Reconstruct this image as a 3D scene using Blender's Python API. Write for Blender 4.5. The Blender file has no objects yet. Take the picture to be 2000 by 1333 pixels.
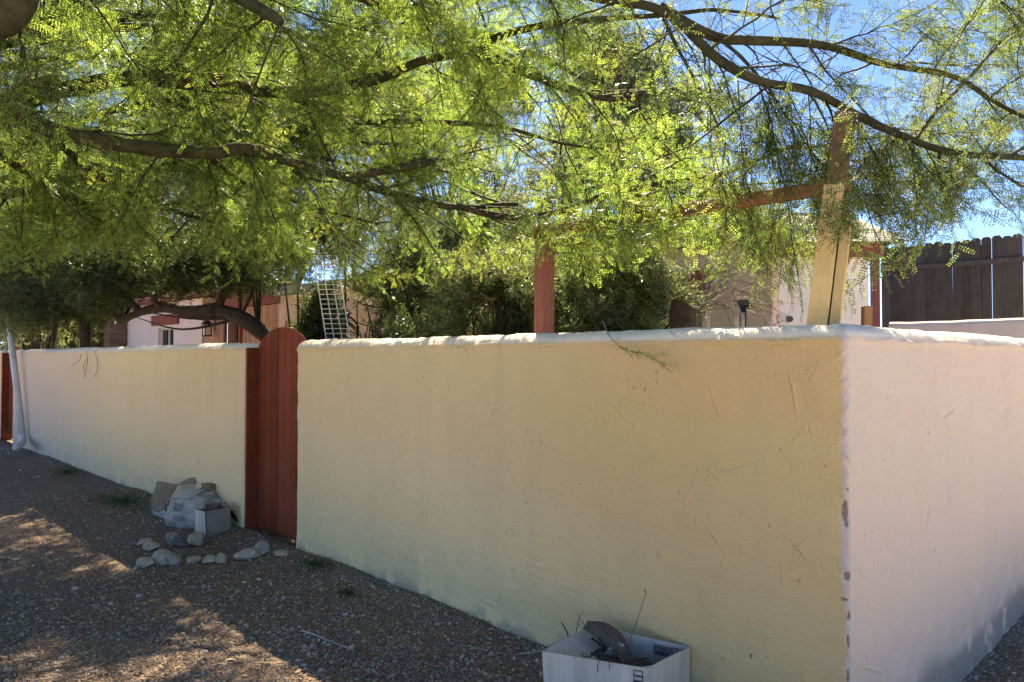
import bpy, math, random
import numpy as np
from mathutils import Vector, Matrix, Quaternion, Euler

random.seed(7)
rng = np.random.default_rng(7)
R = math.radians

# ------------------------------------------------------------------ camera, sky, sun, exposure
sc = bpy.context.scene
COL = sc.collection
F = 1472.0                                   # focal length in pixels of the 2000 px wide photograph
CAMZ, PITCH = 1.6, R(1.30)
cam_d = bpy.data.cameras.new('camera')
cam = bpy.data.objects.new('camera', cam_d)
COL.objects.link(cam)
cam.location = (0, 0, CAMZ)
cam.rotation_euler = (R(90) + PITCH, 0, 0)
cam_d.sensor_width = 36.0
cam_d.lens = 36.0 * F / 2000.0
cam_d.clip_start = 0.05
cam_d.clip_end = 2000
sc.camera = cam

SUN_EL, SUN_AZ = R(47), R(1.0)               # sun straight ahead, high: both street faces of the wall are in shade
world = bpy.data.worlds.new('World')
sc.world = world
world.use_nodes = True
wn = world.node_tree
sky = wn.nodes.new('ShaderNodeTexSky')
sky.sky_type = 'NISHITA'
sky.sun_disc = False
sky.sun_elevation = SUN_EL
sky.sun_rotation = SUN_AZ
sky.altitude = 3500
sky.air_density = 0.7
sky.dust_density = 0.0
sky.ozone_density = 10.0
bg = wn.nodes['Background']
bg.inputs['Strength'].default_value = 0.10
wn.links.new(sky.outputs[0], bg.inputs['Color'])

sun_dir = Vector((math.sin(SUN_AZ) * math.cos(SUN_EL), math.cos(SUN_AZ) * math.cos(SUN_EL), math.sin(SUN_EL)))
sd = bpy.data.lights.new('sun', 'SUN')
sd.energy = 5.0
sd.angle = R(0.53)
sd.color = (1.0, 0.95, 0.86)
sun = bpy.data.objects.new('sun', sd)
COL.objects.link(sun)
sun.rotation_euler = (-sun_dir).to_track_quat('-Z', 'Y').to_euler()
sun.location = (0, 20, 30)

sc.view_settings.view_transform = 'Standard'
sc.view_settings.look = 'None'
sc.view_settings.exposure = 2.15
sc.view_settings.use_white_balance = True       # a phone balances open shade warm
sc.view_settings.white_balance_temperature = 8600
sc.view_settings.white_balance_tint = 10
sc.view_settings.gamma = 1.0
sc.cycles.max_bounces = 6
sc.cycles.diffuse_bounces = 3
sc.cycles.transmission_bounces = 3
sc.cycles.adaptive_threshold = 0.02
sc.cycles.transparent_max_bounces = 8

# ------------------------------------------------------------------ coordinates
S = math.sqrt(0.5)
C0 = np.array([1.31, 2.94])                  # outer corner of the street wall
D1 = np.array([-S, S])                       # along the long street wall, away to the left
NI = np.array([S, S])                        # into the yard (also along the side wall)
N0 = float(C0 @ NI)
WT = 0.20                                    # wall thickness
HW = 1.74                                    # wall height

def W(t, s, z=0.0):
    p = C0 + t * D1 + s * NI
    return np.array([p[0], p[1], z])

def P(px, py, Y):
    u, v = (px - 1000.0) / F, (666.5 - py) / F
    d = np.array([u, math.cos(PITCH) - v * math.sin(PITCH), math.sin(PITCH) + v * math.cos(PITCH)])
    return np.array([0, 0, CAMZ]) + d * (Y / d[1])

def PN(px, py, s):
    """point seen at a pixel on the vertical plane parallel to the street wall, s metres behind its face"""
    u, v = (px - 1000.0) / F, (666.5 - py) / F
    d = np.array([u, math.cos(PITCH) - v * math.sin(PITCH), math.sin(PITCH) + v * math.cos(PITCH)])
    k = (N0 + s) / (d[:2] @ NI)
    return np.array([0, 0, CAMZ]) + d * k

def ts(p):
    q = np.array(p[:2]) - C0
    return float(q @ D1), float(q @ NI)

def sstep(a, b, x):
    k = np.clip((x - a) / (b - a), 0, 1)
    return k * k * (3 - 2 * k)

def hash2(i, j, seed=0):
    h = np.sin(i * 127.1 + j * 311.7 + seed * 74.7) * 43758.5453
    return h - np.floor(h)

def vnoise(x, y, seed=0):
    x = np.asarray(x, float); y = np.asarray(y, float)
    i, j = np.floor(x), np.floor(y)
    fx, fy = x - i, y - j
    fx = fx * fx * (3 - 2 * fx); fy = fy * fy * (3 - 2 * fy)
    a = hash2(i, j, seed); b = hash2(i + 1, j, seed); c = hash2(i, j + 1, seed); d = hash2(i + 1, j + 1, seed)
    return (a * (1 - fx) + b * fx) * (1 - fy) + (c * (1 - fx) + d * fx) * fy

def fbm(x, y, seed=0, oct=4):
    s, a, t = 0, 0.5, 0
    for k in range(oct):
        s = s + a * vnoise(x * 2 ** k, y * 2 ** k, seed + k); t += a; a *= 0.5
    return s / t

def hash3(i, j, k, seed):
    h = np.sin(i * 127.1 + j * 311.7 + k * 191.3 + seed * 74.7) * 43758.5453
    return h - np.floor(h)

def vnoise3(p, seed=0):
    p = np.asarray(p, float); i = np.floor(p); f = p - i; f = f * f * (3 - 2 * f)
    r = 0
    for a in (0, 1):
        for b in (0, 1):
            for c in (0, 1):
                w = (f[..., 0] if a else 1 - f[..., 0]) * (f[..., 1] if b else 1 - f[..., 1]) * (f[..., 2] if c else 1 - f[..., 2])
                r = r + w * hash3(i[..., 0] + a, i[..., 1] + b, i[..., 2] + c, seed)
    return r

def ground_z(X, Y):
    X = np.asarray(X, float); Y = np.asarray(Y, float)
    t = (X - C0[0]) * D1[0] + (Y - C0[1]) * D1[1]
    s = (X - C0[0]) * NI[0] + (Y - C0[1]) * NI[1]
    street = 0.04 + 0.008 * np.clip(t, 0, 30) - 0.135 * sstep(-0.3, 1.2, s) * (1 - sstep(-0.1, 0.3, t))
    far = np.clip((np.hypot(X, Y) - 25) / 30, 0, 1)
    bank = 0.05 * np.exp(-((s + 0.04) / 0.16) ** 2) * (t > 0) * (0.3 + vnoise(t * 1.7, s * 0, 5))
    z = street + bank + 0.035 * (fbm(X * 0.8, Y * 0.8, 11, 3) - 0.5)
    return z * (1 - far)

# ------------------------------------------------------------------ object helpers
def mesh_obj(name, v, f, mat, parent=None, smooth=False, attrs=None):
    me = bpy.data.meshes.new(name)
    off = np.array(parent['_o']) if parent is not None and '_o' in parent else np.zeros(3)
    v = np.asarray(v, float) - off
    if isinstance(f, np.ndarray):
        nv = f.shape[1]
        me.vertices.add(len(v)); me.vertices.foreach_set('co', v.astype(np.float32).ravel())
        me.loops.add(f.size); me.loops.foreach_set('vertex_index', f.astype(np.int32).ravel())
        me.polygons.add(len(f)); me.polygons.foreach_set('loop_start', np.arange(0, f.size, nv, dtype=np.int32))
        me.update(calc_edges=True)
        me.validate()
    else:
        me.from_pydata([tuple(p) for p in v], [], [tuple(q) for q in f]); me.update()
    if smooth:
        me.polygons.foreach_set('use_smooth', np.ones(len(me.polygons), bool))
    if attrs:
        for k, a in attrs.items():
            at = me.attributes.new(k, 'FLOAT', 'POINT'); at.data.foreach_set('value', np.asarray(a, np.float32).ravel())
    if mat is not None:
        me.materials.append(mat)
    o = bpy.data.objects.new(name, me)
    COL.objects.link(o)
    if parent is not None:
        o.parent = parent
        if '_o' in parent: o['_o'] = list(parent['_o'])
    return o

def tag(o, label, cat, group=None, kind=None):
    if label: o['label'] = label
    if cat: o['category'] = cat
    if group: o['group'] = group
    if kind: o['kind'] = kind
    return o

def thing(name, label, cat, loc, group=None):
    o = bpy.data.objects.new(name, None)
    o.empty_display_size = 0.1
    COL.objects.link(o)
    o.location = tuple(loc)
    o['_o'] = [float(c) for c in loc]
    return tag(o, label, cat, group)

def solo(name, v, f, mat, loc, label, cat, group=None, kind=None, smooth=False, attrs=None):
    o = mesh_obj(name, np.asarray(v, float) - np.array(loc), f, mat, None, smooth, attrs)
    o.location = tuple(loc)
    return tag(o, label, cat, group, kind)

class MB:
    def __init__(s): s.v = []; s.f = []; s.n = 0
    def add(s, v, f):
        for q in f: s.f.append(tuple(i + s.n for i in q))
        s.v.extend([np.asarray(p, float) for p in v]); s.n += len(v)
        return s
    def hexa(s, b, t):
        """bottom and top quads (4 points each, same winding seen from above, counter-clockwise)"""
        s.add(list(b) + list(t), [(3, 2, 1, 0), (4, 5, 6, 7), (0, 1, 5, 4), (1, 2, 6, 5), (2, 3, 7, 6), (3, 0, 4, 7)])
        return s
    def box(s, c, ax, ay, az, hx, hy, hz, bev=0.0):
        """bevelled box with centre, unit axes and half sizes"""
        c, ax, ay, az = map(lambda q: np.asarray(q, float), (c, ax, ay, az))
        if bev <= 0:
            P8 = [c + sx * hx * ax + sy * hy * ay + sz * hz * az for sz in (-1, 1) for sx, sy in ((-1, -1), (1, -1), (1, 1), (-1, 1))]
            return s.hexa(P8[:4], P8[4:])
        b = bev
        v, idx = [], {}
        for sx in (-1, 1):
            for sy in (-1, 1):
                for sz in (-1, 1):
                    for k in range(3):
                        h = [hx - b, hy - b, hz - b]; h[k] += b
                        idx[(sx, sy, sz, k)] = len(v)
                        v.append(c + sx * h[0] * ax + sy * h[1] * ay + sz * h[2] * az)
        f = []
        for k in range(3):
            o1, o2 = (k + 1) % 3, (k + 2) % 3
            for sg in (-1, 1):
                q = []
                for a, bb in ((-1, -1), (1, -1), (1, 1), (-1, 1)):
                    t3 = [0, 0, 0]; t3[k] = sg; t3[o1] = a; t3[o2] = bb
                    q.append(idx[(t3[0], t3[1], t3[2], k)])
                f.append(q if sg > 0 else q[::-1])
            for a in (-1, 1):
                for bb in (-1, 1):
                    t1 = [0, 0, 0]; t1[o1] = a; t1[o2] = bb
                    lo = t1[:]; lo[k] = -1; hi = t1[:]; hi[k] = 1
                    q = [idx[(*lo, o1)], idx[(*lo, o2)], idx[(*hi, o2)], idx[(*hi, o1)]]
                    f.append(q if a * bb < 0 else q[::-1])
        for sx in (-1, 1):
            for sy in (-1, 1):
                for sz in (-1, 1):
                    q = [idx[(sx, sy, sz, k)] for k in range(3)]
                    f.append(q if sx * sy * sz > 0 else q[::-1])
        return s.add(v, f)
    def tube(s, pts, rad, n=8, cap=True):
        v, f = tube(pts, rad, n, cap)
        return s.add(v, f)
    def build(s, name, mat, parent=None, smooth=False):
        return mesh_obj(name, np.array(s.v), s.f, mat, parent, smooth)
    def solo(s, name, mat, loc, label, cat, group=None, kind=None, smooth=False):
        return solo(name, np.array(s.v), s.f, mat, loc, label, cat, group, kind, smooth)

def spline(pts, step=0.08):
    pts = np.asarray(pts, float)
    out = []
    n = len(pts)
    for i in range(n - 1):
        p0, p1, p2, p3 = pts[max(i - 1, 0)], pts[i], pts[i + 1], pts[min(i + 2, n - 1)]
        k = max(2, int(np.linalg.norm((p2 - p1)[:3]) / step))
        for t in np.arange(k) / k:
            out.append(0.5 * (2 * p1 + (p2 - p0) * t + (2 * p0 - 5 * p1 + 4 * p2 - p3) * t * t + (3 * p1 - p0 - 3 * p2 + p3) * t ** 3))
    out.append(pts[-1])
    return np.array(out)

def tube(pts, rad, n=8, cap=True):
    pts = np.asarray(pts, float); m = len(pts)
    rad = np.broadcast_to(np.asarray(rad, float), (m,))
    tg = np.gradient(pts, axis=0)
    tg /= np.linalg.norm(tg, axis=1)[:, None] + 1e-9
    up = np.array([0, 0, 1.0]) if abs(tg[0][2]) < 0.9 else np.array([1.0, 0, 0])
    u = np.cross(tg[0], up); u /= np.linalg.norm(u)
    a = np.arange(n) * 2 * math.pi / n
    ca, sa = np.cos(a)[:, None], np.sin(a)[:, None]
    v = np.empty((m, n, 3))
    for i in range(m):
        u = u - tg[i] * (u @ tg[i]); u /= np.linalg.norm(u) + 1e-9
        w = np.cross(tg[i], u)
        v[i] = pts[i] + rad[i] * (ca * u + sa * w)
    f = []
    for i in range(m - 1):
        for k in range(n):
            k2 = (k + 1) % n
            f.append((i * n + k, i * n + k2, (i + 1) * n + k2, (i + 1) * n + k))
    if cap:
        f.append(tuple(range(n))[::-1]); f.append(tuple((m - 1) * n + k for k in range(n)))
    return v.reshape(-1, 3), f

# ------------------------------------------------------------------ materials
class NT:
    def __init__(s, name):
        s.m = bpy.data.materials.new(name); s.m.use_nodes = True
        s.t = s.m.node_tree; s.b = s.t.nodes['Principled BSDF']; s.out = s.t.nodes['Material Output']
        s.co = s.t.nodes.new('ShaderNodeTexCoord')
    def n(s, typ, **kw):
        nd = s.t.nodes.new('ShaderNode' + typ)
        for k, v in kw.items():
            if k.startswith('i_'):
                nd.inputs[k[2:].replace('_', ' ')].default_value = v
            else:
                setattr(nd, k, v)
        return nd
    def l(s, a, b): s.t.links.new(a, b)
    def noise(s, scale, detail=4, rough=0.55, vec=None, stretch=None):
        nd = s.n('TexNoise'); nd.inputs['Scale'].default_value = scale
        nd.inputs['Detail'].default_value = detail; nd.inputs['Roughness'].default_value = rough
        v = vec or s.co.outputs['Object']
        if stretch:
            mp = s.n('Mapping'); mp.inputs['Scale'].default_value = stretch; s.l(v, mp.inputs['Vector']); v = mp.outputs['Vector']
        s.l(v, nd.inputs['Vector'])
        return nd.outputs['Fac']
    def ramp(s, fac, stops):
        nd = s.n('ValToRGB'); e = nd.color_ramp.elements
        while len(e) < len(stops): e.new(0.5)
        for k, (p, c) in enumerate(stops):
            e[k].position = p; e[k].color = (*c, 1) if len(c) == 3 else c
        s.l(fac, nd.inputs['Fac'])
        return nd.outputs['Color']
    def mix(s, fac, a, b, mode='MIX'):
        nd = s.n('Mix', data_type='RGBA', blend_type=mode)
        for sock, val in ((nd.inputs[0], fac), (nd.inputs[6], a), (nd.inputs[7], b)):
            if hasattr(val, 'links'): s.l(val, sock)
            elif isinstance(val, (tuple, list)): sock.default_value = (*val, 1)
            else: sock.default_value = val
        return nd.outputs[2]
    def attr(s, name): 
        nd = s.n('Attribute', attribute_name=name); return nd.outputs['Fac']
    def math(s, op, a, b=0.0):
        nd = s.n('Math', operation=op)
        for k, val in enumerate((a, b)):
            if hasattr(val, 'links'): s.l(val, nd.inputs[k])
            else: nd.inputs[k].default_value = val
        return nd.outputs[0]
    def bump(s, h, dist=0.01, strength=1.0, prev=None):
        nd = s.n('Bump'); nd.inputs['Distance'].default_value = dist; nd.inputs['Strength'].default_value = strength
        s.l(h, nd.inputs['Height'])
        if prev is not None: s.l(prev, nd.inputs['Normal'])
        return nd.outputs['Normal']
    def done(s, col=None, rough=0.8, normal=None, spec=0.3):
        if col is not None:
            if hasattr(col, 'links'): s.l(col, s.b.inputs['Base Color'])
            else: s.b.inputs['Base Color'].default_value = (*col, 1)
        if hasattr(rough, 'links'): s.l(rough, s.b.inputs['Roughness'])
        else: s.b.inputs['Roughness'].default_value = rough
        s.b.inputs['Specular IOR Level'].default_value = spec
        if normal is not None: s.l(normal, s.b.inputs['Normal'])
        return s.m

def m_plain(name, c, rough=0.75, var=0.25, scale=9, bump=0.003, bscale=60, spec=0.3, stretch=None):
    t = NT(name)
    n1 = t.noise(scale, 5, 0.6, stretch=stretch)
    lo = tuple(x * (1 - var) for x in c); hi = tuple(min(1, x * (1 + var)) for x in c)
    col = t.ramp(n1, [(0.3, lo), (0.7, hi)])
    return t.done(col, rough, t.bump(t.noise(bscale, 3, 0.6, stretch=stretch), bump), spec)

def m_stucco():
    t = NT('stucco_paint')
    side = t.attr('side')
    och = t.mix(t.attr('fade'), (0.655, 0.44, 0.195), (0.85, 0.635, 0.35))  # lower, farther paint is paler: bounce from sunlit ground put into colour
    base = t.mix(side, och, (0.62, 0.505, 0.43))  # same paint; second tint stands in for the light on the side face
    big = t.noise(0.9, 3, 0.5)
    c1 = t.mix(t.math('MULTIPLY', t.ramp(big, [(0.35, (0, 0, 0)), (0.7, (1, 1, 1))]), 0.22), base, (0.70, 0.56, 0.36))
    streak = t.noise(1.0, 5, 0.6, stretch=(6, 6, 0.8))
    c2 = t.mix(t.math('MULTIPLY', t.ramp(streak, [(0.46, (0, 0, 0)), (0.72, (1, 1, 1))]), 0.18), c1, (0.50, 0.38, 0.24))
    # worn flecks showing grey render, dirt at the foot, chips
    fl = t.noise(38, 3, 0.7)
    fl2 = t.noise(3.1, 2, 0.5)
    fleck = t.math('MULTIPLY', t.ramp(fl, [(0.655, (0, 0, 0)), (0.68, (1, 1, 1))]), t.ramp(fl2, [(0.45, (0, 0, 0)), (0.65, (1, 1, 1))]))
    c3 = t.mix(t.math('MULTIPLY', fleck, 0.75), c2, (0.20, 0.16, 0.12))
    c4 = t.mix(t.math('MULTIPLY', t.attr('grime'), 0.9), c3, (0.30, 0.255, 0.20))
    cap = t.mix(t.attr('cap'), c4, (0.80, 0.73, 0.61))  # whiter top colour adds sun brightness to the same cream paint
    c5 = t.mix(t.attr('chip'), cap, t.ramp(t.noise(90, 3), [(0.3, (0.20, 0.15, 0.11)), (0.7, (0.35, 0.285, 0.22))]))
    tr_ = t.noise(3.0, 7, 0.62, stretch=(1.0, 1.0, 2.2))
    n = t.bump(tr_, 0.03, 0.55)
    n = t.bump(t.noise(55, 4, 0.65), 0.008, 0.8, n)
    n = t.bump(t.noise(200, 2, 0.6), 0.0025, 0.8, n)
    return t.done(c5, 0.88, n, 0.18)

def m_wood(name, c1, c2, rough=0.75, grain=(28, 28, 1.6), bump=0.004, spec=0.25):
    t = NT(name)
    g = t.noise(2.2, 6, 0.65, stretch=grain)
    oi = t.n('ObjectInfo')
    col = t.ramp(g, [(0.25, c1), (0.75, c2)])
    hsv = t.n('HueSaturation'); t.l(col, hsv.inputs['Color'])
    v = t.n('MapRange'); v.inputs['To Min'].default_value = 0.78; v.inputs['To Max'].default_value = 1.22
    t.l(oi.outputs['Random'], v.inputs['Value']); t.l(v.outputs[0], hsv.inputs['Value'])
    blot = t.noise(5, 4, 0.6)
    fade = t.noise(1.7, 5, 0.6)
    hsv2 = t.mix(t.math('MULTIPLY', t.ramp(fade, [(0.45, (0, 0, 0)), (0.75, (1, 1, 1))]), 0.35), hsv.outputs[0], tuple(min(1, x * 1.5 + 0.015) for x in c2))
    col2 = t.mix(t.math('MULTIPLY', t.ramp(blot, [(0.55, (0, 0, 0)), (0.75, (1, 1, 1))]), 0.45), hsv2, tuple(x * 0.55 for x in c1))
    return t.done(col2, rough, t.bump(g, bump), spec)

def m_leaf(name, c, tc, var=0.35, rough=0.5, tw=0.5, hue=0.03, spec=0.35):
    t = NT(name)
    oi = t.n('ObjectInfo')
    geo = t.n('NewGeometry')
    rnd = t.math('FRACT', t.math('ADD', oi.outputs['Random'], geo.outputs['Random Per Island']))
    def vary(col):
        h = t.n('HueSaturation'); h.inputs['Color'].default_value = (*col, 1)
        a = t.n('MapRange'); a.inputs['To Min'].default_value = 1 - var; a.inputs['To Max'].default_value = 1 + var
        t.l(rnd, a.inputs['Value']); t.l(a.outputs[0], h.inputs['Value'])
        b = t.n('MapRange'); b.inputs['To Min'].default_value = 0.5 - hue; b.inputs['To Max'].default_value = 0.5 + hue * 0.6
        t.l(oi.outputs['Random'], b.inputs['Value']); t.l(b.outputs[0], h.inputs['Hue'])
        return h.outputs[0]
    t.l(vary(c), t.b.inputs['Base Color'])
    t.b.inputs['Roughness'].default_value = rough
    t.b.inputs['Specular IOR Level'].default_value = spec
    tr = t.n('BsdfTranslucent'); t.l(vary(tc), tr.inputs['Color'])
    mx = t.n('MixShader'); mx.inputs[0].default_value = tw
    t.l(t.b.outputs[0], mx.inputs[1]); t.l(tr.outputs[0], mx.inputs[2]); t.l(mx.outputs[0], t.out.inputs['Surface'])
    return t.m

def m_rand(name, stops, rough=0.85, bump=0.004, bscale=120, spec=0.25):
    t = NT(name)
    oi = t.n('ObjectInfo')
    col = t.ramp(oi.outputs['Random'], stops)
    n1 = t.noise(25, 4, 0.6)
    col = t.mix(t.math('MULTIPLY', n1, 0.35), col, (0.10, 0.085, 0.07))
    return t.done(col, rough, t.bump(t.noise(bscale, 3), bump), spec)

def m_ground():
    t = NT('gravel_soil')
    vo = t.n('TexVoronoi', feature='F1'); vo.inputs['Scale'].default_value = 75; vo.inputs['Randomness'].default_value = 1
    t.l(t.co.outputs['Object'], vo.inputs['Vector'])
    cell = t.ramp(vo.outputs['Color'], [(0.0, (0.151, 0.104, 0.075)), (0.5, (0.320, 0.224, 0.161)), (0.85, (0.451, 0.325, 0.239)), (1.0, (0.515, 0.486, 0.366))])
    v2 = t.n('TexVoronoi', feature='F1'); v2.inputs['Scale'].default_value = 190
    t.l(t.co.outputs['Object'], v2.inputs['Vector'])
    c2 = t.ramp(v2.outputs['Color'], [(0.1, (0.148, 0.103, 0.072)), (0.9, (0.374, 0.268, 0.191))])
    col = t.mix(0.45, cell, c2)
    big = t.noise(0.7, 4, 0.6)
    col = t.mix(t.ramp(big, [(0.35, (0, 0, 0)), (0.7, (0.5, 0.5, 0.5))]), col, (0.188, 0.132, 0.094))
    inv = t.math('SUBTRACT', 1.0, vo.outputs['Distance'])
    n = t.bump(inv, 0.02, 1.0)
    n = t.bump(t.math('SUBTRACT', 1.0, v2.outputs['Distance']), 0.005, 0.8, n)
    n = t.bump(t.noise(9, 5, 0.6), 0.03, 0.6, n)
    return t.done(col, 0.95, n, 0.12)

M = {}
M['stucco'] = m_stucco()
M['ground'] = m_ground()
M['pebble'] = m_rand('pebble_stone', [(0, (0.208, 0.154, 0.114)), (0.45, (0.438, 0.326, 0.249)), (0.8, (0.656, 0.503, 0.394)), (0.97, (0.800, 0.759, 0.613)), (1, (0.800, 0.800, 0.800))])
M['litter'] = m_rand('dry_litter', [(0, (0.266, 0.181, 0.130)), (0.6, (0.495, 0.356, 0.249)), (1, (0.800, 0.639, 0.466))])
M['rock'] = m_plain('field_stone', (0.41, 0.335, 0.25), 0.85, 0.3, 14, 0.01, 40)
M['rock_grey'] = m_plain('grey_stone', (0.30, 0.27, 0.235), 0.85, 0.35, 14, 0.01, 40)
M['rock_dark'] = m_plain('dark_stone', (0.12, 0.105, 0.10), 0.85, 0.35, 14, 0.01, 40)
M['gate'] = m_wood('red_brown_paint', (0.180, 0.037, 0.016), (0.24, 0.056, 0.027), 0.75, bump=0.004, spec=0.1)
M['post_red'] = m_wood('red_post_stain', (0.115, 0.040, 0.028), (0.22, 0.080, 0.056), 0.75)
M['fence'] = m_wood('weathered_dark_wood', (0.032, 0.028, 0.026), (0.078, 0.070, 0.065), 0.85, bump=0.006)
M['lumber'] = m_wood('new_pine', (0.52, 0.34, 0.13), (0.66, 0.46, 0.20), 0.65, bump=0.002)
M['old_post'] = m_wood('brown_old_post', (0.13, 0.07, 0.035), (0.24, 0.14, 0.07), 0.8)
M['beam'] = m_wood('orange_beam', (0.17, 0.075, 0.032), (0.28, 0.125, 0.05), 0.75)
M['slat'] = m_wood('tan_slats', (0.42, 0.24, 0.16), (0.55, 0.33, 0.23), 0.8)
M['house_tan'] = m_plain('tan_stucco', (0.66, 0.52, 0.39), 0.9, 0.12, 2.5, 0.006, 50)
M['house_white'] = m_plain('pale_pink_stucco', (0.80, 0.68, 0.64), 0.9, 0.06, 2.5, 0.006, 50)
M['out_white'] = m_plain('white_stucco', (0.78, 0.73, 0.70), 0.9, 0.05, 2.5, 0.004, 50)
M['low_wall'] = m_plain('pinkish_stucco', (0.68, 0.58, 0.50), 0.9, 0.08, 3, 0.008, 45)
M['lintel'] = m_plain('dark_red_lintel', (0.24, 0.075, 0.055), 0.75, 0.2, 6, 0.004, 40)
M['fascia'] = m_plain('maroon_paint', (0.20, 0.065, 0.06), 0.65, 0.12, 5, 0.002, 40)
M['roof'] = m_plain('grey_shingle', (0.24, 0.245, 0.235), 0.85, 0.2, 20, 0.008, 30)
M['brick'] = m_rand('brown_brick', [(0, (0.20, 0.11, 0.075)), (1, (0.33, 0.20, 0.14))])
M['white_metal'] = m_plain('white_enamel', (0.78, 0.78, 0.75), 0.45, 0.08, 12, 0.001, 60)
M['pvc'] = m_plain('white_plastic_pipe', (0.56, 0.54, 0.52), 0.5, 0.12, 5, 0.001, 60)
M['black'] = m_plain('black_plastic', (0.02, 0.02, 0.022), 0.4, 0.3, 12, 0.003, 30, 0.5)
M['iron'] = m_plain('black_iron', (0.03, 0.028, 0.026), 0.5, 0.2, 12, 0.001, 60, 0.5)
M['rebar'] = m_plain('weathered_rod', (0.42, 0.36, 0.31), 0.8, 0.4, 30, 0.002, 120)
M['dark'] = m_plain('dark_interior', (0.012, 0.011, 0.012), 0.9, 0.1)
M['frame'] = m_plain('vinyl_frame', (0.75, 0.70, 0.62), 0.5, 0.05)
M['bark'] = m_plain('green_bark', (0.048, 0.046, 0.022), 0.9, 0.5, 11, 0.012, 30)
M['bark_dark'] = m_plain('dark_bark', (0.045, 0.034, 0.026), 0.95, 0.4, 14, 0.02, 25)
M['twig'] = m_plain('grey_twig', (0.20, 0.165, 0.145), 0.9, 0.3, 20, 0.002, 60)
M['cord'] = m_plain('dark_stem', (0.035, 0.028, 0.024), 0.8, 0.3)
M['card_white'] = m_plain('white_cardboard', (0.55, 0.48, 0.40), 0.9, 0.16, 6, 0.003, 50, stretch=(3, 3, 0.4))
M['card_in'] = m_plain('grey_cardboard', (0.42, 0.39, 0.34), 0.9, 0.10, 6, 0.001, 50)
M['card_brown'] = m_plain('kraft_cardboard', (0.26, 0.185, 0.12), 0.9, 0.2, 6, 0.003, 50)
M['card_grey'] = m_plain('faded_cardboard', (0.27, 0.235, 0.19), 0.9, 0.2, 6, 0.003, 50)
M['paper'] = m_plain('white_bag_paper', (0.36, 0.34, 0.305), 0.8, 0.3, 7, 0.006, 25)
M['ink'] = m_plain('printed_ink', (0.03, 0.03, 0.04), 0.8, 0.2)
M['ink_green'] = m_plain('printed_olive', (0.16, 0.17, 0.11), 0.8, 0.2)
M['bark_slab'] = m_wood('dead_wood', (0.05, 0.04, 0.035), (0.12, 0.10, 0.085), 0.9)
def m_glass():
    t = NT('window_glass')
    t.b.inputs['Base Color'].default_value = (0.02, 0.025, 0.03, 1); t.b.inputs['Roughness'].default_value = 0.12
    t.b.inputs['Specular IOR Level'].default_value = 0.3
    return t.m
M['glass'] = m_glass()
def m_lamp():
    t = NT('frosted_lamp_glass')
    return t.done((0.85, 0.72, 0.42), 0.3, None, 0.5)
M['lampglass'] = m_lamp()
M['leaf_pv'] = m_leaf('feathery_leaf', (0.090, 0.130, 0.035), (0.31, 0.46, 0.085), 0.4, 0.42, 0.54)
M['leaf_pv_shade'] = m_leaf('shade_feathery_leaf', (0.065, 0.10, 0.04), (0.24, 0.33, 0.08), 0.35, 0.60, 0.40, spec=0.15)  # darker leaf copy: silhouette tone against the sky put into the colour
M['leaf_dark'] = m_leaf('dark_evergreen_leaf', (0.030, 0.048, 0.018), (0.10, 0.16, 0.03), 0.45, 0.38, 0.35, spec=0.5)
M['leaf_olive'] = m_leaf('olive_leaf', (0.10, 0.13, 0.065), (0.26, 0.34, 0.11), 0.4, 0.42, 0.4, spec=0.45)
M['leaf_far'] = m_leaf('far_tree_leaf', (0.085, 0.11, 0.05), (0.24, 0.30, 0.11), 0.35, 0.5, 0.45)
M['leaf_grey'] = m_leaf('grey_green_leaf', (0.15, 0.165, 0.10), (0.30, 0.33, 0.16), 0.35, 0.5, 0.4)
M['grass'] = m_leaf('weed_blade', (0.040, 0.075, 0.018), (0.10, 0.18, 0.03), 0.4, 0.5, 0.35)

# ------------------------------------------------------------------ foliage instancing
def src_coll(name, meshes):
    c = bpy.data.collections.new(name)
    for k, (v, f, mats, mi) in enumerate(meshes):
        me = bpy.data.meshes.new(name)
        me.from_pydata([tuple(p) for p in v], [], f); me.update()
        for m in mats: me.materials.append(m)
        if mi is not None: me.polygons.foreach_set('material_index', np.array(mi, np.int32))
        c.objects.link(bpy.data.objects.new(f'{name}_{k}', me))
    return c

def gn_group(coll):
    g = bpy.data.node_groups.new('scatter_' + coll.name, 'GeometryNodeTree')
    g.interface.new_socket('Geometry', in_out='INPUT', socket_type='NodeSocketGeometry')
    g.interface.new_socket('Geometry', in_out='OUTPUT', socket_type='NodeSocketGeometry')
    gi, go = g.nodes.new('NodeGroupInput'), g.nodes.new('NodeGroupOutput')
    ci = g.nodes.new('GeometryNodeCollectionInfo')
    ci.inputs['Collection'].default_value = coll
    ci.inputs['Separate Children'].default_value = True
    ci.inputs['Reset Children'].default_value = True
    ip = g.nodes.new('GeometryNodeInstanceOnPoints'); ip.inputs['Pick Instance'].default_value = True
    def na(name, typ):
        n = g.nodes.new('GeometryNodeInputNamedAttribute'); n.data_type = typ; n.inputs['Name'].default_value = name
        return n.outputs['Attribute']
    L = g.links.new
    L(gi.outputs[0], ip.inputs['Points']); L(ci.outputs[0], ip.inputs['Instance'])
    L(na('pick', 'INT'), ip.inputs['Instance Index'])
    e2r = g.nodes.new('FunctionNodeEulerToRotation'); L(na('rot', 'FLOAT_VECTOR'), e2r.inputs[0])
    L(e2r.outputs[0], ip.inputs['Rotation'])
    L(na('scl', 'FLOAT'), ip.inputs['Scale'])
    L(ip.outputs[0], go.inputs[0])
    return g

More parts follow.
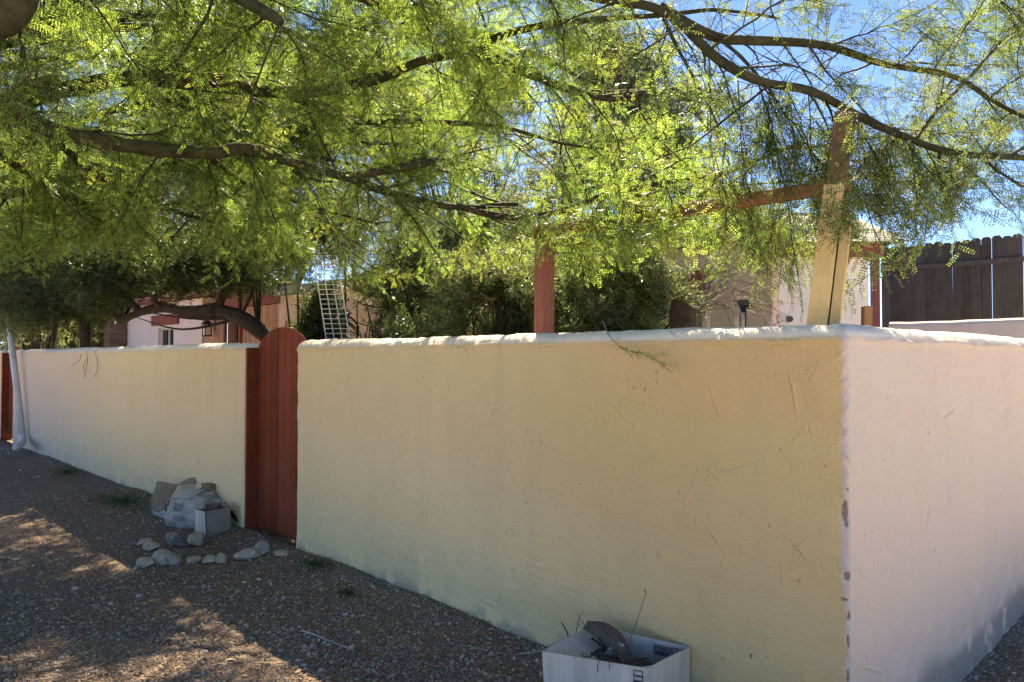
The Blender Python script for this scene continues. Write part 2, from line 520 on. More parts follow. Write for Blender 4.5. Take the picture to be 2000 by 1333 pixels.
GN = {}
def scatter(name, pts, rot, scl, coll, parent=None, loc=(0, 0, 0)):
    off = np.array(parent['_o']) if parent is not None else np.array(loc)
    pts = np.asarray(pts, float) - off
    me = bpy.data.meshes.new(name)
    n = len(pts)
    me.vertices.add(n); me.vertices.foreach_set('co', pts.astype(np.float32).ravel())
    me.attributes.new('rot', 'FLOAT_VECTOR', 'POINT').data.foreach_set('vector', np.asarray(rot, np.float32).ravel())
    me.attributes.new('scl', 'FLOAT', 'POINT').data.foreach_set('value', np.asarray(scl, np.float32).ravel())
    me.attributes.new('pick', 'INT', 'POINT').data.foreach_set('value', rng.integers(0, len(coll.objects), n).astype(np.int32))
    o = bpy.data.objects.new(name, me); COL.objects.link(o)
    if parent is not None: o.parent = parent
    else: o.location = tuple(loc)
    if coll.name not in GN: GN[coll.name] = gn_group(coll)
    md = o.modifiers.new('scatter', 'NODES'); md.node_group = GN[coll.name]
    o['kind'] = 'stuff'
    return o

def dir_eulers(dirs):
    out = np.empty((len(dirs), 3))
    for i, d in enumerate(dirs):
        q = Vector(d).to_track_quat('X', 'Z') @ Quaternion((1, 0, 0), random.uniform(0, 6.283))
        out[i] = q.to_euler()
    return out

def leaf_quad(v, f, base, d, side, L, w, fold=0.0, up=None):
    """a pointed leaf of two quads folded along the midrib"""
    d = d / np.linalg.norm(d); side = side / (np.linalg.norm(side) + 1e-9)
    n = np.cross(d, side)
    k = len(v)
    v += [base, base + d * L * 0.5 + side * w * 0.5 + n * fold * w, base + d * L, base + d * L * 0.5 - side * w * 0.5 + n * fold * w]
    f.append((k, k + 1, k + 2, k + 3))

def feathery_twig(seed, length=0.30, nleaf=11, pairs=7, mat='leaf_pv'):
    r = np.random.default_rng(seed)
    v, f, mi = [], [], []
    pts = [np.zeros(3)]
    d = np.array([1.0, 0, 0])
    for i in range(7):
        d = d + r.normal(0, 0.14, 3) + np.array([0, 0, -0.03]); d /= np.linalg.norm(d)
        pts.append(pts[-1] + d * length / 7)
    pts = np.array(pts)
    tv, tf = tube(pts, np.linspace(0.0022, 0.0008, 8), 3, False)
    v += list(tv); f += tf; mi += [1] * len(tf)
    for i in range(nleaf):
        u = 0.08 + 0.92 * (i + r.uniform(-0.3, 0.3)) / nleaf
        k = min(6, int(u * 7)); b = pts[k] + (pts[k + 1] - pts[k]) * (u * 7 - k)
        tg = pts[k + 1] - pts[k]; tg /= np.linalg.norm(tg)
        a = i * math.pi + r.normal(0, 0.45)
        o = np.cross(tg, [0, 0, 1]); o /= np.linalg.norm(o); w = np.cross(o, tg)
        rd = tg * r.uniform(0.5, 1.0) + (o * math.cos(a) + w * math.sin(a)) * 0.8
        rd /= np.linalg.norm(rd)
        Lr = r.uniform(0.055, 0.095)
        sd_ = np.cross(rd, w + r.normal(0, 0.45, 3)); sd_ /= np.linalg.norm(sd_)
        nn = np.cross(rd, sd_)
        curl = r.uniform(-0.25, 0.25)
        k0 = len(v); v += [b - nn * 0.0005, b + nn * 0.0005, b + rd * Lr]; f.append((k0, k0 + 1, k0 + 2)); mi.append(1)
        for p in range(pairs):
            q = (p + 0.8) / (pairs + 0.3)
            bb = b + rd * Lr * q + nn * curl * q * q * Lr
            ll = 0.0165 * r.uniform(0.8, 1.15) * (1 - 0.35 * abs(q - 0.5) * 2)
            for sg in (-1, 1):
                ld = sd_ * sg + rd * 0.35 + nn * r.uniform(-0.35, 0.25)
                leaf_quad(v, f, bb, ld, np.cross(ld, nn), ll, 0.0064); mi.append(0)
    return v, f, [M[mat], M['bark']], mi

def leaf_twig(seed, mat, length=0.2, n=22, L=0.04, w=0.011, spread=0.9, stem='bark_dark'):
    r = np.random.default_rng(seed)
    v, f, mi = [], [], []
    pts = [np.zeros(3)]; d = np.array([1.0, 0, 0])
    for i in range(5):
        d = d + r.normal(0, 0.15, 3); d /= np.linalg.norm(d); pts.append(pts[-1] + d * length / 5)
    pts = np.array(pts)
    tv, tf = tube(pts, np.linspace(0.0025, 0.001, 6), 3, False)
    v += list(tv); f += tf; mi += [1] * len(tf)
    for i in range(n):
        u = 0.05 + 0.95 * i / n
        k = min(4, int(u * 5)); b = pts[k] + (pts[k + 1] - pts[k]) * (u * 5 - k)
        tg = pts[k + 1] - pts[k]; tg /= np.linalg.norm(tg)
        a = i * 2.4 + r.uniform(-0.6, 0.6)
        o = np.cross(tg, [0, 0, 1]); o /= np.linalg.norm(o); ww = np.cross(o, tg)
        ld = tg * r.uniform(0.3, 0.9) + (o * math.cos(a) + ww * math.sin(a)) * spread
        leaf_quad(v, f, b, ld, np.cross(ld, r.normal(0, 1, 3)), L * r.uniform(0.7, 1.25), w * r.uniform(0.8, 1.2), 0.12); mi.append(0)
    return v, f, [mat, M[stem]], mi

SRC = {
    'pv': src_coll('feathery_sprig', [feathery_twig(s, 0.22 + 0.04 * (s % 4)) for s in range(8)]),
    'pv_old': src_coll('shade_sprig', [feathery_twig(s, 0.22 + 0.04 * (s % 4), mat='leaf_pv_shade') for s in range(8)]),
    'dark': src_coll('evergreen_sprig', [leaf_twig(20 + s, M['leaf_dark'], 0.22, 26, 0.042, 0.013) for s in range(5)]),
    'olive': src_coll('olive_sprig', [leaf_twig(40 + s, M['leaf_olive'], 0.24, 30, 0.055, 0.009, 0.7) for s in range(5)]),
    'far': src_coll('far_sprig', [leaf_twig(60 + s, M['leaf_far'], 0.34, 34, 0.06, 0.016, 0.9) for s in range(5)]),
    'grey': src_coll('grey_sprig', [leaf_twig(80 + s, M['leaf_grey'], 0.26, 30, 0.035, 0.010, 0.9, 'twig') for s in range(4)]),
}

# gaps in the foliage through which the sun reaches the ground and the wall top
SD = np.array(sun_dir)
GAPS = []                                    # (x, y, z, rx, ry)
def gap(px, py, rx, ry):
    Y = 1.55 * F / (py - 700.0)
    p = P(px, py, Y)
    GAPS.append((p[0], p[1], 0.05, rx, ry))
def keep_sun(pts, rnd):
    k = np.ones(len(pts), bool)
    for (x, y, z, rx, ry) in GAPS:
        g = pts - SD * ((pts[:, 2] - z) / SD[2])[:, None]
        k &= (rnd > 0.9) | (((g[:, 0] - x) / (rx + 0.06)) ** 2 + ((g[:, 1] - y) / (ry + 0.06)) ** 2 > 1)
    g = pts - SD * ((pts[:, 2] - 1.70) / SD[2])[:, None]
    q = g[:, :2] - C0; t = q @ D1; s = q @ NI
    above = pts[:, 2] > 1.7
    k &= ~(above & (s > -0.32) & (s < 0.50) & (t > -0.4) & (t < 3.0))
    k &= ~(above & (s > -0.30) & (s < 0.50) & (t > -0.2) & (t < 4.8) & (rnd < 0.75))
    k &= ~(above & (s > -0.20) & (s < 0.40) & (t > 4.8) & (t < 8) & (rnd < 0.45))
    k &= ~(above & (t > -0.30) & (t < 0.45) & (s > -0.3) & (s < 4))
    return k

def project(pts):
    d = pts - np.array([0, 0, CAMZ])
    fw = d[:, 1] * math.cos(PITCH) + d[:, 2] * math.sin(PITCH)
    up = -d[:, 1] * math.sin(PITCH) + d[:, 2] * math.cos(PITCH)
    fw = np.where(np.abs(fw) < 1e-3, 1e-3, fw)
    return 1000 + F * d[:, 0] / fw, 666.5 - F * up / fw, fw

gap(400, 1258, 0.20, 0.22); gap(330, 1300, 0.30, 0.24); gap(200, 1330, 0.34, 0.14); gap(60, 1195, 0.16, 0.06); gap(150, 1188, 0.14, 0.05)
gap(175, 1145, 0.12, 0.02)

# ------------------------------------------------------------------ ground
def axis(dense0, dense1, step, far):
    a = list(np.arange(dense0, dense1 + 1e-6, step)); k = step; x = a[-1]
    while x < far: k *= 1.25; x += k; a.append(x)
    k = step; x = a[0]
    while x > -far: k *= 1.25; x -= k; a.insert(0, x)
    return np.array(a)
gx, gy = axis(-9.5, 6, 0.05, 400), axis(1.0, 13, 0.05, 400)
XX, YY = np.meshgrid(gx, gy, indexing='ij')
ZZ = ground_z(XX, YY) + 0.012 * (fbm(XX * 6, YY * 6, 3, 3) - 0.5) * (np.hypot(XX, YY) < 20)
nx, ny = XX.shape
ii = np.arange(nx * ny).reshape(nx, ny)
gf = np.stack([ii[:-1, :-1], ii[1:, :-1], ii[1:, 1:], ii[:-1, 1:]], -1).reshape(-1, 4)
go = mesh_obj('ground', np.stack([XX, YY, ZZ], -1).reshape(-1, 3), gf, M['ground'], None, True)
tag(go, 'brown gravel and bare soil in front of the stucco wall', 'ground', None, 'structure')

# unseen street round the corner, made pale to bounce warm sun onto the walls
M['road'] = m_plain('pale_concrete', (0.60, 0.525, 0.42), 0.9, 0.12, 1.5, 0.004, 40)
rt = np.concatenate([np.linspace(-9, -1.7, 8), np.linspace(0, 40, 30)]); rs = np.concatenate([np.linspace(-13, -4.7, 8), np.linspace(-2, 40, 30)])
v, f = [], []
for a_ in rt:
    for b_ in rs:
        p = W(a_, b_); v.append([p[0], p[1], 0.075 + 0.008 * min(max(a_, 0), 30) - 0.12 * float(sstep(-0.3, 1.2, b_)) * (a_ < 0.1)])
nb_ = len(rs)
for i in range(len(rt) - 1):
    for j in range(nb_ - 1):
        if i < 7 or j < 7: f.append((i * nb_ + j, i * nb_ + j + 1, (i + 1) * nb_ + j + 1, (i + 1) * nb_ + j)[::-1])
tag(mesh_obj('road', v, f, M['road']), 'unseen pale concrete street round the corner, bouncing sunlight onto the walls', 'road', None, 'structure')

# ------------------------------------------------------------------ stucco walls
CAPH = 0.068
def profile(step_face, base=-0.25, cap_r=0.10, ncap=22):
    zf = HW - CAPH
    o, z, no, nz = [], [], [], []
    for q in np.linspace(base, zf, int((zf - base) / step_face)): o.append(0); z.append(q); no.append(-1); nz.append(0)
    for a in np.linspace(0, math.pi, ncap + 2)[1:-1]:
        e = (cap_r * 1.0, CAPH)
        ca, sa = math.cos(a), math.sin(a)
        nn_ = math.hypot(ca / e[0], sa / e[1])
        o.append(cap_r - cap_r * ca); z.append(zf + CAPH * sa); no.append(-ca / e[0] / nn_); nz.append(sa / e[1] / nn_)
    for q in np.linspace(zf, base, 9): o.append(WT); z.append(q); no.append(1); nz.append(0)
    return np.array(o), np.array(z), np.array(no), np.array(nz)

def add_strokes(H, a, b, n, seed, a_rng, b_rng, amp=0.004):
    r = np.random.default_rng(seed)
    for _ in range(n):
        a0, b0 = r.uniform(*a_rng), r.uniform(*b_rng)
        L = r.uniform(0.03, 0.24) * r.uniform(0.3, 1); ang = r.normal(1.9, 0.55) if r.random() < 0.7 else r.uniform(0, 3.14)
        w = r.uniform(0.003, 0.0075); h = r.uniform(0.4, 1.0) * amp * (1 if r.random() < 0.65 else -1)
        bend = r.normal(0, 0.12)
        m = L + 0.05
        ia = np.where((a > a0 - m) & (a < a0 + m))[0]; ib = np.where((b > b0 - m) & (b < b0 + m))[0]
        if len(ia) < 2 or len(ib) < 2: continue
        A, B = np.meshgrid(a[ia] - a0, b[ib] - b0, indexing='ij')
        u = A * math.cos(ang) + B * math.sin(ang); v = -A * math.sin(ang) + B * math.cos(ang)
        v = v - bend * u * u / (L + .01)
        k = np.exp(-(v / w) ** 2) * sstep(-L / 2 - .02, -L / 2 + .03, u) * (1 - sstep(L / 2 - .05, L / 2 + .02, u))
        k2 = np.exp(-((v - 1.8 * w) / w) ** 2) * sstep(-L / 2 - .02, -L / 2 + .03, u) * (1 - sstep(L / 2 - .05, L / 2 + .02, u))
        H[np.ix_(ia, ib)] += h * (k - 0.6 * k2)

def stucco_mesh(path_pos, path_fn, a, b, o, z, no, nz, m, seed, end0=None, end1=None, side=None, strokes=150, crack=None, chips=(), fade_t=None):
    """path_fn(i, o_array) gives the plan position of path sample i at inward offsets o; m is the outward plan normal per sample"""
    na, nb = len(a), len(b)
    Hh = np.zeros((na, nb))
    A, B = np.meshgrid(a, b, indexing='ij')
    Z = np.broadcast_to(z, (na, nb))
    front = (no < 0.05)
    Hh += 0.020 * (fbm(A * 1.3, B * 1.3, seed, 3) - 0.5) + 0.007 * (fbm(A * 6, B * 6, seed + 9, 3) - 0.5)
    Hh += 0.0022 * (fbm(A * 30, B * 30, seed + 19, 2) - 0.5)
    patch = sstep(0.55, 0.75, fbm(A * 2.2, B * 2.2, seed + 33, 2))
    Hh += 0.011 * patch * (fbm(A * 26, B * 26, seed + 5, 3) - 0.5)
    add_strokes(Hh, a, b, strokes, seed + 507, (a[0], a[-1]), (0.2, 1.85), 0.0070)
    # pits: tiny craters with dark bottoms
    pit = np.zeros((na, nb)); rp_ = np.random.default_rng(seed + 200)
    for _ in range(int(26 * (a[-1] - a[0]))):
        a0, b0, w0 = rp_.uniform(a[0], a[-1]), 0.1 + 1.6 * rp_.random() ** 1.4, rp_.uniform(0.0022, 0.0055)
        ia = np.where(np.abs(a - a0) < 0.03)[0]; ib = np.where(np.abs(b - b0) < 0.03)[0]
        if len(ia) < 2 or len(ib) < 2: continue
        AA, BB = np.meshgrid(a[ia] - a0, b[ib] - b0, indexing='ij'); an = rp_.uniform(0, 3.1)
        uu, vv = AA * math.cos(an) + BB * math.sin(an), -AA * math.sin(an) + BB * math.cos(an)
        kk = np.exp(-(uu / (w0 * rp_.uniform(1, 2.6))) ** 2 - (vv / w0) ** 2)
        pit[np.ix_(ia, ib)] = np.maximum(pit[np.ix_(ia, ib)], kk)
    Hh -= 0.006 * pit
    # crumbled foot
    zr = Z
    foot = np.clip(1 - (zr - 0.02) / (0.05 + 0.20 * vnoise(A * 2.3, A * 0, seed + 3) ** 1.7), 0, 1) * (Z < 1)
    Hh += foot * (0.030 * (fbm(A * 13, B * 13, seed + 21, 4) - 0.45) + 0.010) * (np.where(A > T_G0 + 0.05, 0.45, 1.0) if seed == 1 else 1.0)
    # rough edge under the rounded cap
    capm = np.broadcast_to(nz > 0.05, (na, nb))
    Hh += capm * 0.010 * (fbm(A * 9, B * 16, seed + 41, 4) - 0.5)
    lip = np.exp(-((Z - (HW - CAPH) - 0.012 * (vnoise(A * 4, A * 0, 3) - 0.5)) / 0.012) ** 2) * np.broadcast_to(no < 0, (na, nb))
    Hh += lip * 0.011 * (0.3 + vnoise(A * 7, A * 0, seed + 8))
    if crack is not None:
        Hh -= 0.006 * np.exp(-((A - crack[0] - 0.004 * np.sin(B * 9)) / 0.006) ** 2) * (B > crack[1]) * (B < crack[2])
    chip = np.zeros((na, nb))
    for (ca, cz, ra, rz) in chips:
        d = ((A - ca) / (ra * 0.7)) ** 2 + ((Z - cz) / (rz * 0.75)) ** 2 + 1.6 * (fbm(A * 40, B * 40, seed + 77, 3) - 0.5)
        chip = np.maximum(chip, (1 - sstep(0.85, 1.05, d)) * np.broadcast_to(no < 0.5, (na, nb)))
    Hh -= 0.008 * chip
    chip = np.maximum(chip, 0.55 * sstep(0.45, 0.8, pit) * np.broadcast_to(no < -0.5, (na, nb)))
    V = np.empty((na, nb, 3))
    for i in range(na):
        p = path_fn(i, o)
        dl = 0.0
        for e, q in ((end0, a[i] - a[0]), (end1, a[-1] - a[i])):
            if e is not None and q < e: dl = max(dl, e - math.sqrt(max(0, e * e - (e - q) ** 2)))
        h = Hh[i] - dl
        V[i, :, 0] = p[:, 0] - no * 0 + m[i][0] * (-no) * h
        V[i, :, 1] = p[:, 1] + m[i][1] * (-no) * h
        V[i, :, 2] = z + nz * h
    idx = np.arange(na * nb).reshape(na, nb)
    f = np.stack([idx[:-1, :-1], idx[:-1, 1:], idx[1:, 1:], idx[1:, :-1]], -1).reshape(-1, 4)
    v = V.reshape(-1, 3)
    # end caps: strips between matching front and back points
    extra = []
    half = nb // 2
    for i, fl in ((0, False), (na - 1, True)):
        ring = idx[i]
        fr, bk = list(ring[:-9]), list(ring[-9:])
        c = len(v) + len(extra)
        extra.append(V[i].mean(0))
    v = np.vstack([v, np.array(extra)])
    tri = []
    for e, (i, fl) in enumerate(((0, False), (na - 1, True))):
        c = na * nb + e
        for j in range(nb - 1):
            q = (idx[i, j], idx[i, j + 1], c, c)
            tri.append(q if fl else (idx[i, j + 1], idx[i, j], c, c))
    grime = np.clip(foot * 1.2 + 0.45 * np.clip((0.5 - Z) / 0.5, 0, 1) * fbm(A * 3, B * 3, seed + 61, 3), 0, 1)
    grime = grime * sstep(0.33, 0.55, fbm(A * 8, B * 8, seed + 62, 3) + 0.12 * foot)
    cap = capm * sstep(0.1, 0.5, np.broadcast_to(nz, (na, nb))) * 0.85
    pad = lambda q: np.append(np.broadcast_to(q, (na, nb)).ravel(), [0.0, 0.0])
    fade = np.clip(0.02 + 0.75 * np.broadcast_to(sstep(0.2, 3.0, fade_t)[:, None], (na, nb)) + 0.55 * sstep(1.5, 0.2, Z) * np.broadcast_to(0.25 + 0.75 * sstep(0, 3.0, fade_t)[:, None], (na, nb)) + 0.35 * (fbm(A * 0.9, B * 0.9, seed + 70, 3) - 0.5), 0, 1)  # stronger light low and far along the wall, held in the colour mix
    sd_ = side if side is not None else np.zeros((na, nb))
    if np.ndim(sd_) == 1: sd_ = np.broadcast_to(np.asarray(sd_)[:, None], (na, nb))
    return v, f, np.array(tri), {'grime': pad(grime), 'chip': pad(chip), 'cap': pad(cap), 'side': pad(sd_), 'fade': pad(fade)}

def finish_wall(name, v, f, tri, at, loc, label):
    tri3 = [(a_, b_, c_) for a_, b_, c_, _ in tri]
    me = bpy.data.meshes.new(name)
    vv = v - np.array(loc)
    nq, ntr = len(f), len(tri3)
    me.vertices.add(len(vv)); me.vertices.foreach_set('co', vv.astype(np.float32).ravel())
    loops = np.concatenate([f.ravel(), np.array(tri3).ravel()]).astype(np.int32)
    me.loops.add(len(loops)); me.loops.foreach_set('vertex_index', loops)
    st = np.concatenate([np.arange(nq) * 4, nq * 4 + np.arange(ntr) * 3]).astype(np.int32)
    me.polygons.add(nq + ntr); me.polygons.foreach_set('loop_start', st)
    me.update(calc_edges=True); me.validate()
    me.polygons.foreach_set('use_smooth', np.ones(len(me.polygons), bool))
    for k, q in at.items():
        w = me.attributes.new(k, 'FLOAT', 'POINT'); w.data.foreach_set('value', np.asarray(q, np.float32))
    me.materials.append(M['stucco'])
    o = bpy.data.objects.new(name, me); COL.objects.link(o); o.location = tuple(loc)
    return tag(o, label, 'wall')

T_G0, T_G1 = 4.27, 5.16                      # garden gate opening along the wall
T_H0, T_H1 = 13.6, 14.5                      # far gate opening

def straight_wall(name, t0, t1, step, fstep, seed, label, strokes, side, crack=None):
    o, z, no, nz = profile(fstep)
    b = np.concatenate([[0], np.cumsum(np.hypot(np.diff(o), np.diff(z)))]) - 0.25
    a = np.linspace(t0, t1, int((t1 - t0) / step))
    def fn(i, oo):
        return (C0 + a[i] * D1)[None, :] + oo[:, None] * NI[None, :]
    m = np.tile(-NI, (len(a), 1))
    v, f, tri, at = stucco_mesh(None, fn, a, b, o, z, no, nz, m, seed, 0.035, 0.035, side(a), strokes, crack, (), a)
    return finish_wall(name, v, f[:, ::-1] * 1, [(q[1], q[0], q[2], q[3]) for q in tri], at, W((t0 + t1) / 2, WT / 2, 0), label)

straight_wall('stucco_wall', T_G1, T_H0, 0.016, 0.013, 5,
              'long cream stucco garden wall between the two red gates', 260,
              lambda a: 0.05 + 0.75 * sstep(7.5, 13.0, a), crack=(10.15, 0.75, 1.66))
straight_wall('stucco_wall', T_H1, T_H1 + 4.0, 0.05, 0.04, 6,
              'far cream stucco wall beyond the second red gate', 10, lambda a: 0.3 + 0 * a)

def corner_wall():
    o, z, no, nz = profile(0.0055)
    b = np.concatenate([[0], np.cumsum(np.hypot(np.diff(o), np.diff(z)))]) - 0.25
    r = 0.022
    L1, L2 = T_G0, 4.2
    m1, m2 = -NI, -D1
    c = C0 - r * m1 - r * m2
    mm = (m1 + m2) / np.linalg.norm(m1 + m2)
    fr1 = np.linspace(0, 1, int(L1 / 0.0055)); 
    q2 = np.linspace(0, 1, int(L2 / 0.011)); 
    arc = np.linspace(0, 1, 9)[1:-1]
    E1, E2 = C0 + L1 * D1, C0 + L2 * NI
    info, a = [], []
    for q in fr1: info.append((0, q)); a.append(q * (L1 - r))
    for q in arc: info.append((1, q)); a.append(L1 - r + q * r * 1.571)
    for q in q2: info.append((2, q)); a.append(L1 - r + r * 1.571 + q * (L2 - r))
    a = np.array(a)
    def corner_pt(oo, mv):
        inside = oo <= r
        p1 = c[None, :] + (r - oo)[:, None] * mv[None, :]
        p2 = c[None, :] - (oo - r)[:, None] * math.sqrt(2) * mm[None, :]
        return np.where(inside[:, None], p1, p2)
    nm = []
    for k, q in info:
        if k == 0: nm.append(m1)
        elif k == 2: nm.append(m2)
        else:
            w = m1 * math.cos(q * math.pi / 2) + m2 * math.sin(q * math.pi / 2); nm.append(w)
    nm = np.array(nm)
    def fn(i, oo):
        k, q = info[i]
        if k == 0: return (1 - q) * (E1[None] - oo[:, None] * m1[None]) + q * corner_pt(oo, m1)
        if k == 2: return (1 - q) * corner_pt(oo, m2) + q * (E2[None] - oo[:, None] * m2[None])
        return corner_pt(oo, nm[i])
    cs = L1 - r + r * 0.785
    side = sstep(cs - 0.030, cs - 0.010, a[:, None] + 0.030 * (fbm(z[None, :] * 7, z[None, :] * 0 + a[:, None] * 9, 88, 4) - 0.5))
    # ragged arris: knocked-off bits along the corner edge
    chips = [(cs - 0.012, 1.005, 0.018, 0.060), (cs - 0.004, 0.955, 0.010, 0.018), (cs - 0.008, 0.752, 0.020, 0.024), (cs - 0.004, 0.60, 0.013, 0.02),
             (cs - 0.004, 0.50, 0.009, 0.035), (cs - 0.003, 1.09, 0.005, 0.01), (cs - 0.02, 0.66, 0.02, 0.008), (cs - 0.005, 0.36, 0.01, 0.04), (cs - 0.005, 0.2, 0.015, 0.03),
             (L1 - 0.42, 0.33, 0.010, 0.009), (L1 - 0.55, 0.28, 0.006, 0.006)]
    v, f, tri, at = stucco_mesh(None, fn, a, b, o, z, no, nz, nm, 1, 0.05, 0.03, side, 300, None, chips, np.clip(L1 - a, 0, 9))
    # rough corner edge
    na, nb = len(a), len(b)
    V = v[:na * nb].reshape(na, nb, 3)
    e = np.exp(-((a - cs + 0.012) / 0.03) ** 2)[:, None] * (no < -0.5)[None, :]
    nn = (fbm(a[:, None] * 26, b[None, :] * 26, 91, 4) - 0.5) + 0.5 * np.clip(fbm(a[:, None] * 5, b[None, :] * 9, 95, 3) - 0.5, -1, 1)
    V[:, :, :2] += (e * nn * 0.024)[:, :, None] * mm[None, None, :]
    v[:na * nb] = V.reshape(-1, 3)
    return finish_wall('stucco_wall', v, f, tri, at, np.array([C0[0], C0[1] + 0.14, 0]),
                       'cream stucco corner wall with rounded sunlit cap and chipped edge')
corner_wall()

# ------------------------------------------------------------------ gates
def wooden_gate(t0, t1, label, z0, zl, zp, seed, mat='gate'):
    s0 = 0.115
    c = (t0 + t1) / 2
    g = thing('garden_gate', label, 'gate', W(c, s0, z0))
    D, N, Zv = np.array([*D1, 0]), np.array([*NI, 0]), np.array([0, 0, 1.0])
    x0, x1 = t0 + 0.03, t1 - 0.032
    n = 7
    wd = (x1 - x0) / n
    hw = (x1 - x0) / 2
    def top(t):
        q = min(1, abs(t - (x0 + x1) / 2) / hw)
        return zl + (zp - zl) * (math.sqrt(max(0, 1 - 0.92 * q * q)) - math.sqrt(0.08)) / (1 - math.sqrt(0.08))
    r = random.Random(seed)
    for k in range(n):
        a, b = x0 + k * wd + 0.0022, x0 + (k + 1) * wd - 0.0022
        zz = z0 + r.uniform(-0.012, 0.012); so = s0 + r.uniform(-0.002, 0.002)
        m = 7
        v, f = [], []
        rows = []
        for so2, ins in ((so + 0.004, 0), (so, 0.004), (so + 0.022, 0)):
            row = []
            aa, bb = a + ins, b - ins
            row.append(W(aa, so2, zz)); row.append(W(bb, so2, zz))
            for q in np.linspace(bb, aa, m): row.append(W(q, so2, top(q) - (0.003 if ins else 0)))
            rows.append(row)
        # order: inset front, edge front, back
        fr, ed, bk = rows[1], rows[0], rows[2]
        L = len(fr); v = fr + ed + bk
        f.append(tuple(range(L)))
        for q in range(L):
            q2 = (q + 1) % L
            f.append((q, L + q, L + q2, q2)); f.append((L + q, 2 * L + q, 2 * L + q2, L + q2))
        f.append(tuple(range(2 * L, 3 * L))[::-1])
        mesh_obj('plank', v, f, M[mat], g)
    for zr in (z0 + 0.28, 1.0, 1.55):
        MB().box(W((x0 + x1) / 2, s0 + 0.04, zr), D, N, Zv, hw, 0.018, 0.045, 0.004).build('rail', M[mat], g)
    for (t, w) in ((t1 - 0.016, 0.0155), (t0 + 0.013, 0.0125)):
        MB().box(W(t, 0.108, (z0 - 0.1 + zl) / 2), D, N, Zv, w, 0.096, (zl - z0 + 0.1) / 2, 0.004).build('jamb', M[mat], g)
    for zr in (0.4, 1.42):
        MB().box(W(t1 - 0.034, s0 - 0.012, zr), D, N, Zv, 0.006, 0.010, 0.04, 0.002).build('hinge', M['iron'], g)
    return g
wooden_gate(T_G0, T_G1, 'red-brown plank garden gate with arched top, beside the cardboard rubbish', 0.11, 1.69, 1.862, 1)
wooden_gate(T_H0, T_H1, 'narrow red gate behind the leaning white downpipe', 0.28, 1.69, 1.80, 2)

# ------------------------------------------------------------------ house behind the wall
SH = 4.0                                     # house front, metres behind the street face of the wall
def tz(px, py):
    p = PN(px, py, SH); return ts(p)[0], p[2]
D3, N3, Z3 = np.array([*D1, 0]), np.array([*NI, 0]), np.array([0, 0, 1.0])

def facade(t0, t1, z1, mat, parent, holes=()):
    """front wall with openings and real depth"""
    tsx = sorted({t0, t1, *[h[0] for h in holes], *[h[1] for h in holes]})
    mb = MB()
    def blk(a, b, za, zb):
        if zb - za < 1e-3 or b - a < 1e-3: return
        mb.box(W((a + b) / 2, SH + 0.15, (za + zb) / 2), D3, N3, Z3, (b - a) / 2, 0.15, (zb - za) / 2)
    for a, b in zip(tsx[:-1], tsx[1:]):
        hs = [h for h in holes if h[0] <= a + 1e-6 and h[1] >= b - 1e-6]
        if not hs: blk(a, b, -0.2, z1)
        else:
            h = hs[0]; blk(a, b, -0.2, h[2]); blk(a, b, h[3], z1)
    return mb.build('wall', mat, parent)

def window(parent, a, b, z0, z1, frame='frame', split=True):
    w = MB()
    s = SH + 0.10
    fw = 0.045
    for (p, q, u, v) in ((a, b, z1 - fw, z1), (a, b, z0, z0 + fw), (a, a + fw, z0 + fw, z1 - fw), (b - fw, b, z0 + fw, z1 - fw)):
        w.box(W((p + q) / 2, s, (u + v) / 2), D3, N3, Z3, (q - p) / 2, 0.03, (v - u) / 2, 0.004)
    if split:
        c = (a + b) / 2
        w.box(W(c, s, (z0 + z1) / 2), D3, N3, Z3, 0.022, 0.026, (z1 - z0) / 2 - fw, 0.003)
    o = w.build('window', M[frame], parent)
    MB().box(W((a + b) / 2, s + 0.012, (z0 + z1) / 2), D3, N3, Z3, (b - a) / 2 - fw * 0.8, 0.004, (z1 - z0) / 2 - fw * 0.8).build('pane', M['glass'], o)

house = thing('adobe_house', 'low tan and pale pink stucco house behind the wall and shrubs', 'house', W(10, SH, 0))
tA = 2.25
t_b = tz(545, 640)[0]
# tan part
wt0, wz1 = tz(812, 612); wt1, _ = tz(762, 612)
e0, ez = tz(1342, 590); 
facade(tA, t_b, 2.78, M['house_tan'], house, [(wt0, wt1, 1.0, wz1), (e0 - 0.15, e0 + 0.75, 1.0, 2.30)])
window(house, wt0, wt1, 1.0, wz1, 'frame')
window(house, e0 - 0.15, e0 + 0.75, 1.0, 2.30, 'frame')
MB().box(W((wt0 + wt1) / 2, SH - 0.005, 2.46), D3, N3, Z3, (wt1 - wt0) / 2 + 0.16, 0.06, 0.11, 0.008).build('lintel', M['lintel'], house)
MB().box(W(e0 + 0.27, SH - 0.005, 2.42), D3, N3, Z3, 0.55, 0.06, 0.10, 0.008).build('lintel', M['lintel'], house)
# pink part at the far end
wa, wb = tz(339, 640)[0], tz(309, 640)[0]
ta, tb = tz(395, 640)[0], tz(232, 640)[0]
facade(ta, tb, 2.95, M['house_white'], house, [(wa, wb, 1.15, 2.34)])
window(house, wa, wb, 1.15, 2.34)
MB().box(W((wa + wb) / 2 - 0.02, SH - 0.005, 2.53), D3, N3, Z3, (wb - wa) / 2 + 0.33, 0.06, 0.125, 0.008).build('lintel', M['lintel'], house)
